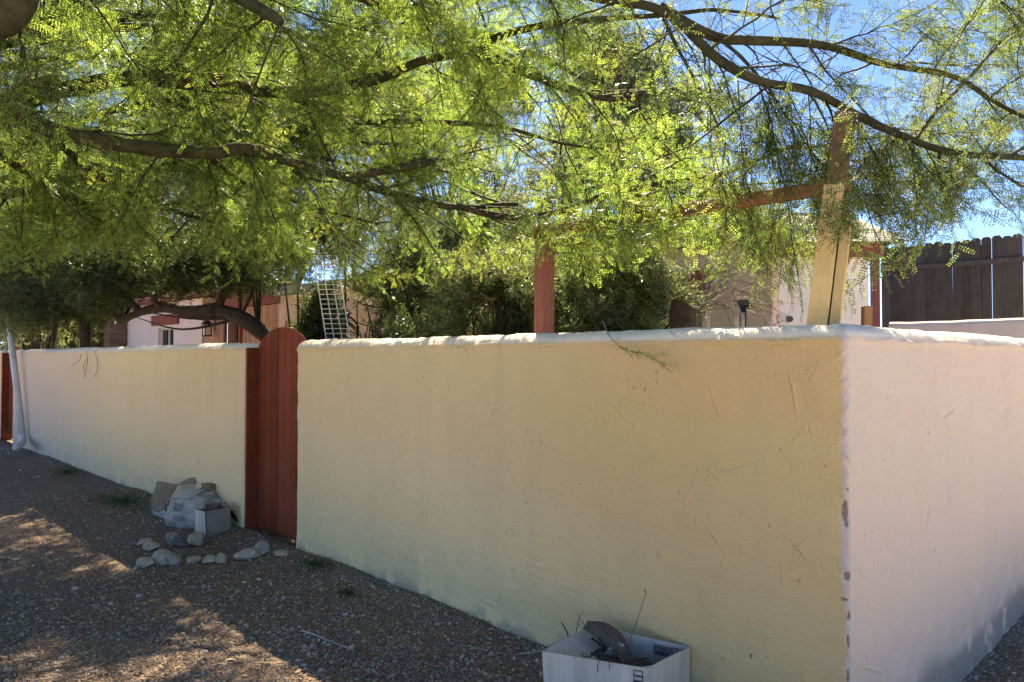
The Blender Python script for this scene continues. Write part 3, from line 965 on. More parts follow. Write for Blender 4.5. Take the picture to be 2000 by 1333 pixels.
# slatted porch front with a dark doorway
da, db = tz(470, 640)[0], tz(442, 640)[0]
x = t_b + 0.02
k = 0
while x < ta - 0.09:
    if not (x + 0.085 > da and x < db):
        MB().box(W(x + 0.045, SH + 0.03, 1.32), D3, N3, Z3, 0.040, 0.014, 1.32, 0.005).build('slat', M['slat'], house)
    x += 0.098
MB().box(W((da + db) / 2, SH + 0.30, 1.2), D3, N3, Z3, (db - da) / 2 + 0.1, 0.02, 1.25).build('doorway', M['dark'], house)
MB().box(W((t_b + ta) / 2, SH + 0.05, 2.72), D3, N3, Z3, (ta - t_b) / 2 + 0.05, 0.07, 0.075, 0.01).build('porch_beam', M['lintel'], house)
for q in (da - 0.02, db + 0.02):
    MB().box(W(q, SH - 0.015, 1.3), D3, N3, Z3, 0.04, 0.03, 1.3, 0.006).build('door_frame', M['lintel'], house)
MB().box(W((t_b + ta) / 2, SH + 0.6, 1.35), D3, N3, Z3, (ta - t_b) / 2, 0.02, 1.4).build('back_wall', M['slat'], house)
# roof slab with parapet edge
rf = MB()
pl = [(tA - 0.08, SH - 0.12), (tA - 0.08, SH + 1.4), (tA + 3.6, SH + 5.8), (t_b, SH + 5.8), (t_b, SH - 0.12)]
rv = [W(a_, b_, 2.785) for a_, b_ in pl] + [W(a_, b_, 2.93) for a_, b_ in pl]
rf.add(rv, [(4, 3, 2, 1, 0), (5, 6, 7, 8, 9)] + [(k_, (k_ + 1) % 5, 5 + (k_ + 1) % 5, 5 + k_) for k_ in range(5)])
rf.build('roof', M['roof'], house)
MB().box(W((t_b + tb) / 2 + 0.15, SH + 2.8, 3.02), D3, N3, Z3, (tb - t_b) / 2, 3.1, 0.065, 0.02).build('roof', M['fascia'], house)
MB().box(W(tA + 0.15, SH + 0.80, 1.28), D3, N3, Z3, 0.148, 0.49, 1.495).build('end_wall', M['house_tan'], house)
# brick pier at the far corner, course by course
pier_c = W(tz(244, 640)[0], SH - 0.24, 0)
for k in range(38):
    r_ = random.Random(k)
    jx, jy = r_.uniform(-0.012, 0.012), r_.uniform(-0.012, 0.012)
    for sg in (-1, 1):
        ax = D3 if k % 2 else N3; ay = N3 if k % 2 else D3
        q = MB()
        q.box(pier_c + ax * 0 + ay * sg * 0.112 + np.array([jx, jy, 0.03 + k * 0.076]), ax, ay, Z3, 0.22, 0.107, 0.033, 0.006)
        q.build('brick', M['brick'], house)
MB().box(pier_c + np.array([0, 0, 1.4]), D3, N3, Z3, 0.19, 0.19, 1.5).build('pier_core', M['card_grey'], house)

# lantern beside the door
lp = PN(404, 645, SH - 0.16)
lan = thing('wall_lantern', 'small black iron wall lantern with frosted glass by the doorway', 'lantern', lp - np.array([0, 0, 0.16]))
q = MB(); q.box(lp, D3, N3, Z3, 0.062, 0.062, 0.11, 0.01); q.build('glass', M['lampglass'], lan)
q = MB()
for a_ in (-1, 1):
    for b_ in (-1, 1):
        q.box(lp + D3 * a_ * 0.068 + N3 * b_ * 0.068, D3, N3, Z3, 0.008, 0.008, 0.12)
q.box(lp - Z3 * 0.125, D3, N3, Z3, 0.08, 0.08, 0.012)
q.build('frame', M['iron'], lan)
tp = [lp + D3 * a_ * 0.1 + N3 * b_ * 0.1 + Z3 * 0.12 for a_, b_ in ((-1, -1), (1, -1), (1, 1), (-1, 1))]
tq = [lp + D3 * a_ * 0.03 + N3 * b_ * 0.03 + Z3 * 0.21 for a_, b_ in ((-1, -1), (1, -1), (1, 1), (-1, 1))]
MB().hexa(tp, tq).build('cap', M['iron'], lan)
MB().tube(spline([lp + Z3 * 0.2, lp + Z3 * 0.27 + N3 * 0.06, lp + Z3 * 0.2 + N3 * 0.2], 0.03), 0.014, 6).box(lp + Z3 * 0.1 + N3 * 0.185, D3, N3, Z3, 0.06, 0.012, 0.12, 0.004).build('bracket', M['iron'], lan)

# ------------------------------------------------------------------ white outbuilding with hipped roof
def outbuilding():
    Y0 = 7.46
    x0, x1 = P(1512, 600, Y0)[0], P(1697, 600, Y0)[0]
    zt = P(1600, 505, Y0)[2]; zf = P(1600, 471, Y0 - 0.12)[2]
    th = thing('outbuilding', 'white stucco outbuilding with maroon fascia and grey hipped roof', 'building', ((x0 + x1) / 2, Y0 + 2, 0))
    X, Yv = np.array([1.0, 0, 0]), np.array([0, 1.0, 0])
    MB().box(((x0 + x1) / 2, Y0 + 1.7, zt / 2 - 0.1), X, Yv, Z3, (x1 - x0) / 2, 1.7, zt / 2 + 0.1).build('wall', M['out_white'], th)
    for (c, hx, hy) in ((((x0 + x1) / 2, Y0 - 0.10, (zt + zf) / 2), (x1 - x0) / 2 + 0.10, 0.02), ((x1 + 0.10, Y0 + 1.7, (zt + zf) / 2), 0.02, 1.78)):
        MB().box(c, X, Yv, Z3, hx, hy, (zf - zt) / 2, 0.004).build('fascia', M['fascia'], th)
    MB().box(((x0 + x1) / 2, Y0 + 1.66, zt + 0.02), X, Yv, Z3, (x1 - x0) / 2 + 0.09, 1.72, 0.018).build('soffit', M['out_white'], th)
    a = [np.array(p) for p in ((x0 - 0.2, Y0 - 0.22, zf - 0.02), (x1 + 0.22, Y0 - 0.22, zf - 0.02), (x1 + 0.22, Y0 + 3.7, zf - 0.02), (x0 - 0.2, Y0 + 3.7, zf - 0.02))]
    zr = P(1600, 421, Y0 + 1.7)[2]
    xr = P(1652, 421, Y0 + 1.7)[0]
    rg = [np.array((P(1535, 421, Y0 + 1.7)[0], Y0 + 1.7, zr)), np.array((xr, Y0 + 1.7, zr))]
    # shingle courses as stepped bands on each slope
    mb = MB()
    n = 18
    def slope(p0, p1, q0, q1):
        nrm = np.cross(p1 - p0, q0 - p0); nrm /= np.linalg.norm(nrm)
        for k in range(n):
            u, w = k / n, (k + 1) / n + 0.01
            A, B = p0 + (q0 - p0) * u, p1 + (q1 - p1) * u
            C, D_ = p1 + (q1 - p1) * min(1, w), p0 + (q0 - p0) * min(1, w)
            v = [A - nrm * 0.01, B - nrm * 0.01, C - nrm * 0.012, D_ - nrm * 0.012, A + nrm * 0.005, B + nrm * 0.005, C, D_]
            mb.hexa(v[:4], v[4:])
    slope(a[0], a[1], rg[0], rg[1]); slope(a[1], a[2], rg[1], rg[1]); slope(a[2], a[3], rg[1], rg[0]); slope(a[3], a[0], rg[0], rg[0])
    mb.build('roof', M['roof'], th)
    MB().tube([rg[0], rg[1]], 0.035, 6).tube([rg[1], a[1]], 0.03, 6).tube([rg[1], a[2]], 0.03, 6).build('ridge_cap', M['roof'], th)
    # pipe outlets low on the wall
    for px, r_ in ((1524, 0.045), (1540, 0.03)):
        c = P(px, 624, Y0)
        MB().tube([c + np.array([0, 0.02, 0]), c - np.array([0, 0.05, 0])], r_, 10).build('vent_pipe', M['pvc'] if r_ > 0.04 else M['iron'], th)
outbuilding()

# ------------------------------------------------------------------ dark picket fence, post and low wall at the back
def picket_fence():
    nF = 14.06
    sF = nF - N0
    ta_, tb_ = ts(PN(1722, 600, sF))[0], ts(PN(2150, 600, sF))[0]
    f = thing('picket_fence', 'tall dark weathered dog-eared picket fence above the low pink wall', 'fence', W((ta_ + tb_) / 2, sF, 0))
    w = 0.139
    t = ta_; k = 0
    r = random.Random(3)
    while t > tb_:
        gapw = r.choice((0.0008, 0.0008, 0.001, 0.003)) + (0.003 if t < (ta_ * 0.55 + tb_ * 0.45) else 0)
        a, b = t, t - w
        zt = 3.55 + r.uniform(-0.025, 0.03); lean = r.uniform(-0.004, 0.004)
        z0 = 1.62
        pr = []
        for so in (sF, sF + 0.018):
            pr.append([W(a, so, z0), W(b, so, z0), W(b + lean, so, zt - 0.035), W(b + 0.033 + lean, so, zt), W(a - 0.033 + lean, so, zt), W(a + lean, so, zt - 0.035)])
        L = 6
        faces = [tuple(range(L)), tuple(range(L, 2 * L))[::-1]] + [((q + 1) % L, q, L + q, L + (q + 1) % L) for q in range(L)]
        mesh_obj('picket', pr[0] + pr[1], faces, M['fence'], f)
        t -= w + gapw; k += 1
    c = (ta_ + tb_) / 2
    for zr in (3.16, 2.0):
        MB().box(W(c, sF - 0.021, zr), D3, N3, Z3, abs(ta_ - tb_) / 2, 0.019, 0.042, 0.004).build('rail', M['fence'], f)
    for q in np.linspace(ta_ - 0.05, tb_ + 0.1, 3):
        MB().box(W(q, sF + 0.068, 1.7), D3, N3, Z3, 0.045, 0.045, 1.75, 0.005).build('post', M['fence'], f)
picket_fence()

c = P(1709, 560, 8.2)
MB().box((c[0], 8.2, 1.32), (0.94, -0.34, 0), (0.34, 0.94, 0), Z3, 0.045, 0.045, 1.40, 0.006).solo('wooden_post', M['fascia'], (c[0], 8.2, 0), 'maroon square post between the white outbuilding and the picket fence', 'post')

sL = 11.9 - N0
ta_, tb_ = ts(PN(1735, 600, sL))[0], ts(PN(2200, 600, sL))[0]
n = 90
v, f = [], []
for k in range(n + 1):
    t = ta_ + (tb_ - ta_) * k / n
    j = 0.012 * (vnoise(t * 4, 0.0, 9) - 0.5)
    for (so, z) in ((0, -0.1), (j, 1.2), (0.0, 2.07 + j), (0.02, 2.11 + j), (0.06, 2.135 + j), (0.14, 2.135 + j), (0.18, 2.11), (0.2, 2.06), (0.2, -0.1)):
        v.append(W(t, sL + so, z))
for k in range(n):
    for j in range(8):
        a = k * 9 + j; f.append((a, a + 9, a + 10, a + 1))
f.append(tuple(range(9))); f.append(tuple(n * 9 + q for q in range(9))[::-1])
solo('low_wall', v, f, M['low_wall'], W((ta_ + tb_) / 2, sL, 0), 'pinkish stucco wall below the dark picket fence', 'wall', smooth=False)

# ------------------------------------------------------------------ pergola frame: red post, leaning pine post, cross beam
pc = P(1060, 640, 4.62)
rp = thing('wooden_post', 'reddish stained square post rising behind the wall under the canopy', 'post', (pc[0], pc[1], 0))
ztop = P(1060, 448, 4.62)[2]
MB().box((pc[0], pc[1], ztop / 2 - 0.05), (0.735, 0.678, 0), (-0.678, 0.735, 0), (0.012, 0, 1), 0.0455, 0.0455, ztop / 2 + 0.05, 0.004).build('shaft', M['post_red'], rp)

b0, b1 = P(1592, 700, 3.44), P(1650, 222, 3.60)
axis_ = (b1 - b0) / np.linalg.norm(b1 - b0)
low = b0 - axis_ * (b0[2] / axis_[2])
lpst = thing('leaning_post', 'yellow pine post leaning behind the wall corner', 'post', (low[0], low[1], 0))
side_ = np.array([0.90, -0.43, 0]); side_ -= axis_ * (side_ @ axis_); side_ /= np.linalg.norm(side_)
dep_ = np.cross(axis_, side_)
hl = np.linalg.norm(b1 - low) / 2
MB().box((low + b1) / 2 + dep_ * 0.012, side_, dep_, axis_, 0.044, 0.044, hl, 0.004).build('shaft', M['old_post'], lpst)
nd_ = dep_ if dep_[1] < 0 else -dep_
Lf = P(1635, 372, 3.55)[2] / axis_[2]
MB().box(low + axis_ * Lf / 2 + nd_ * 0.052 - side_ * 0.004, side_, dep_, axis_, 0.044, 0.019, Lf / 2, 0.003).build('face_board', M['lumber'], lpst)
st = P(1640, 448, 3.50)
scn = low + side_ * 0.068 + nd_ * 0.030
L2 = (st[2] - 0) / axis_[2]
MB().box(scn + axis_ * L2 / 2, side_, dep_, axis_, 0.0215, 0.042, L2 / 2, 0.003).build('sister_board', M['lumber'], lpst)

m0, m1 = P(1048, 452, 4.66), P(1628, 360, 3.50)
ax = (m1 - m0); Lb = np.linalg.norm(ax); ax /= Lb
ay = np.cross(Z3, ax); ay /= np.linalg.norm(ay); az = np.cross(ax, ay)
MB().box((m0 + m1) / 2 + ay * 0.06, ax, ay, az, Lb / 2 + 0.06, 0.020, 0.033, 0.003).solo('cross_beam', M['beam'], (m0 + m1) / 2 - az * 0.033, 'orange-brown wooden beam spanning from the reddish post to the leaning pine post', 'beam')

# ------------------------------------------------------------------ small things behind the wall
for k, (px, py, Y, lab) in enumerate(((1383, 607, 4.3, 'thin weathered rod nearest the dark stump behind the wall'), (1438, 604, 4.2, 'thicker weathered rod just before the black standpipe'),
                                 (1451, 611, 4.15, 'short weathered rod in front of the black standpipe'), (1505, 607, 4.1, 'weathered rod nearest the leaning pine post'))):
    c = P(px, py, Y)
    MB().tube(spline([(c[0] + 0.004, Y, 0), (c[0], Y + 0.004, c[2] * 0.6), (c[0], Y, c[2])], 0.15), 0.0095 if k != 1 else 0.012, 8).solo('metal_rod', M['rebar'], (c[0], Y, 0), lab, 'rod', 'weathered rods standing behind the wall', smooth=True)
c = P(1451, 596, 4.6)
bp = thing('standpipe', 'black standpipe with bent tap head poking above the wall', 'pipe', (c[0], c[1], 0))
MB().tube([(c[0], c[1], 0), (c[0], c[1], c[2] * 0.5), (c[0], c[1], c[2])], 0.021, 10).build('pipe', M['black'], bp, True)
MB().tube(spline([c + np.array([-0.02, 0, -0.01]), c + np.array([0.02, -0.005, 0.012]), c + np.array([0.045, -0.01, -0.02])], 0.01), 0.017, 8).build('spout', M['black'], bp, True)
MB().box(c + np.array([0.0, 0, 0.02]), (1, 0, 0), (0, 1, 0), Z3, 0.03, 0.018, 0.013, 0.004).build('handle', M['black'], bp)
c = P(1684, 598, 4.6)
MB().box((c[0], 4.6, c[2] / 2), (0.97, 0.2, 0.02), (-0.2, 0.97, 0), (0.03, 0, 1), 0.029, 0.018, c[2] / 2, 0.003).solo('wooden_stake', M['old_post'], (c[0], 4.6, 0), 'short brown stake behind the wall corner before the white outbuilding', 'stake')
# stump
c = P(1335, 605, 5.6)
v, f = tube(spline([(c[0], 5.6, 0), (c[0] - 0.02, 5.62, 0.9), (c[0], 5.6, c[2] - 0.05), (c[0] + 0.02, 5.6, c[2])], 0.06), 0.10, 14)
v = v + (vnoise3(v * 9, 4) - 0.5)[:, None] * 0.06 * np.array([1, 1, 0.3])
solo('tree_stump', v, f, M['bark_dark'], (c[0], 5.6, 0), 'dark rough cut stump among the shrubs', 'stump', smooth=False)

# white wire trellis
def trellis():
    Yt = 6.9
    A0, A1 = P(646, 720, Yt - 0.05), P(693, 720, Yt - 0.05)
    B0, B1 = P(612, 500, Yt + 0.1), P(657, 500, Yt + 0.1)
    ga = A0 - (B0 - A0) / np.linalg.norm(B0 - A0) * 1.5
    th = thing('wire_trellis', 'white wire grid trellis leaning among the shrubs beside the arched gate', 'trellis', (A0[0], A0[1], ground_z(A0[0], A0[1])))
    ext = (A0[2] - 0.05) / (B0[2] - A0[2])
    A0, A1 = A0 - (B0 - A0) * ext, A1 - (B1 - A1) * ext
    for k in range(4):
        u = k / 3
        MB().tube([A0 + (A1 - A0) * u, B0 + (B1 - B0) * u], 0.0055 if k in (0, 3) else 0.0045, 6).build('upright', M['white_metal'], th, True)
    n = 55
    for k in range(n + 1):
        u = k / n
        a, b = A0 + (B0 - A0) * u, A1 + (B1 - A1) * u
        e = (b - a) * 0.02
        MB().tube([a - e + np.array([0, -0.005, 0]), b + e + np.array([0, -0.005, 0])], 0.0034, 5).build('wire', M['white_metal'], th, True)
trellis()

# white downpipe leaning at the far gate
c0, c1 = PN(12, 585, -0.16), PN(44, 850, -0.09)
c2, c3 = PN(44, 864, -0.13), PN(31, 875, -0.32)
c3[2] = max(c3[2], float(ground_z(c3[0], c3[1])) + 0.05)
dp = thing('downpipe', 'white plastic downpipe leaning against the wall beside the far gate', 'pipe', (c1[0], c1[1], float(ground_z(c1[0], c1[1]))))
MB().tube([c0, (c0 + c1) / 2, c1], 0.048, 12).build('pipe', M['pvc'], dp, True)
MB().tube(spline([c1, c2, (c2 + c3) / 2, c3], 0.03), 0.051, 12).build('elbow', M['pvc'], dp, True)

# ------------------------------------------------------------------ stones
def stone(px, py, wpx, hpx, mat, seed, label, group=None, flat=1.0):
    """px,py = foot of the stone"""
    Y = 1.6 * F / (py - 700.0)
    for _ in range(4):
        p = P(px, py, Y); g = float(ground_z(p[0], p[1])); Y = (CAMZ - g) * F / (py - 700.0)
    p = P(px, py, Y); g = float(ground_z(p[0], p[1]))
    r = np.random.default_rng(seed)
    hx = wpx / F * Y / 2; hz = hpx / F * Y * 0.62 * flat; hy = hx * r.uniform(0.65, 0.9)
    # faceted rock from a subdivided sphere
    import bmesh
    bm = bmesh.new(); bmesh.ops.create_icosphere(bm, subdivisions=4, radius=1)
    v = np.array([q.co[:] for q in bm.verts]); f = [tuple(q.index for q in w.verts) for w in bm.faces]; bm.free()
    for _ in range(11):
        d = r.normal(0, 1, 3); d /= np.linalg.norm(d); h = r.uniform(0.58, 0.88)
        k = v @ d; v = v - np.clip(k - h, 0, None)[:, None] * d * 0.97
    v *= (1 + 0.16 * (vnoise3(v * 1.6 + seed, seed) - 0.5) + 0.06 * (vnoise3(v * 6 + seed, seed + 2) - 0.5))[:, None]
    v = v / np.abs(v).max(0)
    a = r.uniform(-0.4, 0.4); ca, sa = math.cos(a), math.sin(a)
    v = v * np.array([hx, hy, hz]); v[:, :2] = v[:, :2] @ np.array([[ca, -sa], [sa, ca]])
    tl = r.uniform(-0.2, 0.2); v[:, 2] += v[:, 0] * tl
    v += np.array([p[0], p[1] + hy * 0.7, g + hz * 0.72])
    return solo('stone', v, f, M[mat], (p[0], p[1] + hy * 0.7, g), label, 'stone', group, smooth=False)
SG = 'pale stones edging the gravel by the gate'
stone(278, 1107, 40, 17, 'rock', 1, 'flat pale edging stone at the end of the row farthest from the gate', SG)
stone(315, 1102, 44, 28, 'rock', 2, 'pale brown wedge-shaped edging stone with a rusty stain', SG)
stone(334, 1104, 34, 22, 'rock_grey', 3, 'grey-white edging stone tucked against the rusty-stained wedge', SG)
stone(373, 1102, 34, 16, 'rock', 4, 'oblong pale edging stone next to the wedge pair', SG)
stone(403, 1101, 32, 15, 'rock', 5, 'pale pointed edging stone between the oblong and the upright one', SG)
stone(430, 1099, 25, 20, 'rock', 6, 'small upright rounded edging stone next to the long flat one', SG)
stone(476, 1094, 56, 20, 'rock', 7, 'long flat pale edging stone next to the round grey one', SG)
stone(509, 1086, 38, 28, 'rock_grey', 8, 'round grey edging stone before the gate', SG)
stone(549, 1085, 38, 9, 'rock', 9, 'thin sliver of pale stone at the foot of the gate opening', SG)
stone(276, 1067, 34, 15, 'rock', 10, 'whitish stone of the inner row, farthest from the gate', SG)
stone(292, 1076, 36, 16, 'rock', 11, 'pale pointed stone leaning on the whitish one', SG)
stone(333, 1064, 34, 26, 'rock_grey', 12, 'grey blocky stone below the white crushed carton', SG)
stone(351, 1068, 40, 18, 'rock_dark', 13, 'dark flat stone between two paler ones below the carton', SG)
stone(380, 1066, 38, 24, 'rock', 14, 'tan rounded stone below the carton', SG)
ro = bpy.data.objects

# ------------------------------------------------------------------ cardboard rubbish by the gate
def sheet(pts, th=0.006):
    """a thick bent sheet from a grid of points [rows][cols]"""
    g = np.array(pts, float); r_, c_ = g.shape[:2]
    du = np.gradient(g, axis=0); dv = np.gradient(g, axis=1)
    n = np.cross(du, dv); n /= np.linalg.norm(n, axis=2)[..., None] + 1e-9
    v = np.concatenate([(g + n * th / 2).reshape(-1, 3), (g - n * th / 2).reshape(-1, 3)])
    N = r_ * c_; f = []
    for i in range(r_ - 1):
        for j in range(c_ - 1):
            a, b, c, d = i * c_ + j, i * c_ + j + 1, (i + 1) * c_ + j + 1, (i + 1) * c_ + j
            f.append((a, d, c, b)); f.append((N + a, N + b, N + c, N + d))
    ring = [j for j in range(c_)] + [i * c_ + c_ - 1 for i in range(1, r_)] + [(r_ - 1) * c_ + j for j in range(c_ - 2, -1, -1)] + [i * c_ for i in range(r_ - 2, 0, -1)]
    for k in range(len(ring)):
        a, b = ring[k], ring[(k + 1) % len(ring)]
        f.append((a, b, N + b, N + a))
    return v, f

def bent(corners, nu=10, nv=10, bulge=0.0, noise=0.0, seed=0, nrm=None):
    """grid on a quad (p00, p10, p11, p01), bulged and crumpled"""
    p00, p10, p11, p01 = [np.asarray(c, float) for c in corners]
    U, Vv = np.meshgrid(np.linspace(0, 1, nu), np.linspace(0, 1, nv), indexing='ij')
    U, Vv = U[..., None], Vv[..., None]
    g = (1 - U) * (1 - Vv) * p00 + U * (1 - Vv) * p10 + U * Vv * p11 + (1 - U) * Vv * p01
    n = np.cross(p10 - p00, p01 - p00); n /= np.linalg.norm(n)
    sz = np.linalg.norm(p10 - p00)
    h = bulge * np.sin(math.pi * U) * np.sin(math.pi * Vv) + noise * (fbm(U * 4 + seed, Vv * 4, seed, 3) - 0.5)
    return g + n * h

def GP(px, py, z):
    """point at a pixel at a given height above datum"""
    u, v = (px - 1000.0) / F, (666.5 - py) / F
    d = np.array([u, math.cos(PITCH) - v * math.sin(PITCH), math.sin(PITCH) + v * math.cos(PITCH)])
    return np.array([0, 0, CAMZ]) + d * ((z - CAMZ) / d[2])

gz = 0.085
# the faded open carton at the right of the heap
def carton_heap():
    A = GP(405, 1050, gz)                     # front left foot
    B = GP(446, 1043, gz)                     # front right foot
    ww = B - A; ww /= np.linalg.norm(ww)
    Bk = D1 * 0.22
    bk = np.array([Bk[0], Bk[1], 0])
    h = 0.225
    up = Z3 * h
    th = thing('cardboard_box', 'faded grey-brown open carton full of rubbish beside the gate', 'box', (A + B) / 2 + bk / 2)
    B = A + ww * 0.20
    def pan(name, cs, mat, **kw):
        v, f = sheet(bent(cs, **kw)); return mesh_obj(name, v, f, M[mat], th, False)
    pan('front_panel', (A, B, B + up * 1.02, A + up * 0.98 - ww * 0.012), 'card_grey', bulge=0.006, noise=0.004, seed=1)
    pan('side_panel', (B, B + bk, B + bk + up * 0.95, B + up * 1.02), 'card_grey', noise=0.004, seed=2)
    pan('side_panel', (A + bk - ww * 0.01, A - ww * 0.01 + bk * 0.03, A + bk * 0.03 + up * 0.97 - ww * 0.02, A + bk + up * 0.9 - ww * 0.01), 'card_white', noise=0.004, seed=3)
    pan('back_panel', (B + bk, A + bk, A + bk + up * 0.9, B + bk + up * 0.95), 'card_grey', noise=0.012, seed=4)
    pan('flap', (B + up * 1.02 + bk * 0.1, B + up * 0.99 + bk * 0.95, B + bk * 0.95 + up * 0.5 + ww * 0.09, B + bk * 0.15 + up * 0.35 + ww * 0.085), 'black', bulge=-0.02, noise=0.012, seed=5)
    r = np.random.default_rng(4)
    for k in range(7):
        c = A + ww * r.uniform(0.05, 0.2) + bk * r.uniform(0.15, 0.85) + up * r.uniform(0.8, 1.0)
        d = r.normal(0, 1, 3) * np.array([1, 1, 0.3]); d /= np.linalg.norm(d); e = np.cross(d, r.normal(0, 1, 3)); e /= np.linalg.norm(e)
        v, f = sheet(bent((c - d * 0.05 - e * 0.04, c + d * 0.06 - e * 0.03, c + d * 0.05 + e * 0.04, c - d * 0.05 + e * 0.035), 6, 6, 0.03, 0.03, k), 0.003)
        mesh_obj('scrap', v, f, M[('card_brown', 'card_grey', 'bark_slab', 'card_grey')[k % 4]], th)
    # dark filling so the carton reads as full
    v, f = sheet(bent((A + up * 0.68 + ww * 0.02 + bk * 0.12, B + up * 0.68 - ww * 0.02 + bk * 0.12, B + bk * 0.88 + up * 0.7 - ww * 0.02, A + bk * 0.88 + up * 0.7 + ww * 0.01), 12, 12, 0.02, 0.05, 9), 0.004)
    mesh_obj('contents', v, f, M['bark_slab'], th)
carton_heap()

def white_carton():
    gl = GP(348, 1036, gz)
    c = GP(352, 1034, gz) + np.array([0.06, 0.20, 0])
    th = thing('crushed_carton', 'crushed white printed carton slumped against the wall', 'carton', c)
    # slumped body: rounded superellipsoid with flattened faces and crumples
    import bmesh
    bm = bmesh.new(); bmesh.ops.create_cube(bm, size=2); bmesh.ops.subdivide_edges(bm, edges=bm.edges[:], cuts=22, use_grid_fill=True)
    v = np.array([q.co[:] for q in bm.verts]); f = [tuple(q.index for q in w.verts) for w in bm.faces]; bm.free()
    nrm = np.linalg.norm(v, axis=1)[:, None]
    v = v * 0.52 + (v / nrm) * 0.58
    ax = np.array([0.94, -0.34, 0.0])
    ay = np.array([0.34, 0.94, 0.0])
    cr = (vnoise3(v * 2.3, 5) - 0.5) * 0.34 + (vnoise3(v * 5.2, 8) - 0.5) * 0.16 - 0.05 * np.abs(np.sin(v[:, 0] * 6 + v[:, 2] * 3))
    v = v * (1 + cr * np.where(v[:, 1] < -0.6, 0.35, 1.0))[:, None]
    v[:, 2] = np.maximum(v[:, 2], -0.93)
    p = c + v[:, :1] * 0.22 * ax + v[:, 1:2] * 0.19 * ay + v[:, 2:3] * 0.155 * Z3 + Z3 * 0.135
    sh = np.clip(v[:, 2] + 0.2, 0, 2) * 0.04
    p = p + sh[:, None] * np.array([NI[0], NI[1], 0])
    mesh_obj('body', p, f, M['paper'], th, True)
    # folded top flap and printed panel
    def pan(name, cs, mat, th_=0.004, **kw):
        v_, f_ = sheet(bent(cs, 16, 16, **kw), th_); return mesh_obj(name, v_, f_, M[mat], th, True)
    q = lambda a, b, z: c + ax * a + ay * b + Z3 * z
    pan('flap', (q(-0.15, -0.17, 0.255), q(0.08, -0.17, 0.265), q(0.09, 0.02, 0.315), q(-0.13, 0.02, 0.31)), 'card_in', bulge=0.03, noise=0.03, seed=3)
    # print on the slumped front: wavy lines and a boxed caption, laid on the surface
    loc_ = np.stack([(p - c) @ ax, (p - c) @ ay, (p - c)[:, 2]], -1)
    fr_ = loc_[loc_[:, 1] < 0]
    def on(x_, z_, e=0.003):
        j = np.argsort((fr_[:, 0] - x_) ** 2 + (fr_[:, 2] - z_) ** 2)[:3]
        return q(x_, fr_[j, 1].min() - e, z_)
    for k in range(4):
        MB().tube([on(-0.08 + k * 0.028 + 0.010 * math.sin(j * 1.3 + k), 0.15 + j * 0.009) for j in range(9)], 0.0022, 5).build('print_mark', M['ink'], th)
    for (x0_, z0_, x1_, z1_) in ((-0.07, 0.075, 0.05, 0.075), (-0.07, 0.115, 0.05, 0.115), (-0.07, 0.075, -0.07, 0.115), (0.05, 0.075, 0.05, 0.115)):
        MB().tube([on(x0_ + (x1_ - x0_) * j / 6, z0_ + (z1_ - z0_) * j / 6) for j in range(7)], 0.002, 4).build('print_mark', M['ink_green'], th)
    for k in range(5):
        MB().tube([on(-0.055 + k * 0.022, 0.083), on(-0.052 + k * 0.022, 0.095), on(-0.055 + k * 0.022, 0.107)], 0.003, 4).build('print_letter', M['ink_green'], th)
    # knot of crumpled kraft paper on top
    bm = bmesh.new(); bmesh.ops.create_icosphere(bm, subdivisions=4, radius=1)
    v = np.array([w.co[:] for w in bm.verts]); f = [tuple(w.index for w in z.verts) for z in bm.faces]; bm.free()
    v = v * (1 + 0.9 * (vnoise3(v * 3, 2) - 0.5) + 0.3 * (vnoise3(v * 8, 3) - 0.5))[:, None]
    kk = q(0.05, 0.10, 0.33)
    solo('crumpled_paper', kk + v * np.array([0.075, 0.05, 0.03]), f, M['card_brown'], kk - Z3 * 0.03, 'crumpled brown paper on top of the crushed white carton', 'paper')
white_carton()

def kraft():
    c = GP(310, 1008, gz + 0.02) + np.array([0.0, 0.12, 0])
    ax = np.array([0.92, -0.39, 0.0]); ay = np.array([0.39, 0.92, 0.0])
    th = thing('cardboard_sheet', 'bent brown kraft cardboard leaning on the crushed white carton', 'cardboard', c)
    q = lambda a, b, z: c + ax * a + ay * b + Z3 * z
    def pan(name, cs, mat, **kw):
        v_, f_ = sheet(bent(cs, **kw)); return mesh_obj(name, v_, f_, M[mat], th)
    pan('panel', (q(-0.17, -0.02, 0.10), q(0.13, -0.10, 0.09), q(0.16, 0.0, 0.285), q(-0.15, 0.06, 0.29)), 'card_brown', bulge=0.05, noise=0.03, seed=1)
    pan('flap', (q(-0.155, 0.0, 0.0), q(0.11, -0.10, 0.0), q(0.13, -0.115, 0.115), q(-0.17, -0.02, 0.12)), 'card_brown', bulge=0.02, noise=0.03, seed=2)
    pan('flap', (q(0.15, 0.0, 0.28), q(0.30, 0.08, 0.29), q(0.30, 0.16, 0.33), q(0.14, 0.14, 0.31)), 'card_grey', bulge=0.03, noise=0.03, seed=4)
    pan('bag', (q(-0.12, -0.03, -0.01), q(0.15, -0.13, -0.01), q(0.16, -0.12, 0.06), q(-0.11, -0.025, 0.055)), 'paper', bulge=0.02, noise=0.05, seed=5)
kraft()

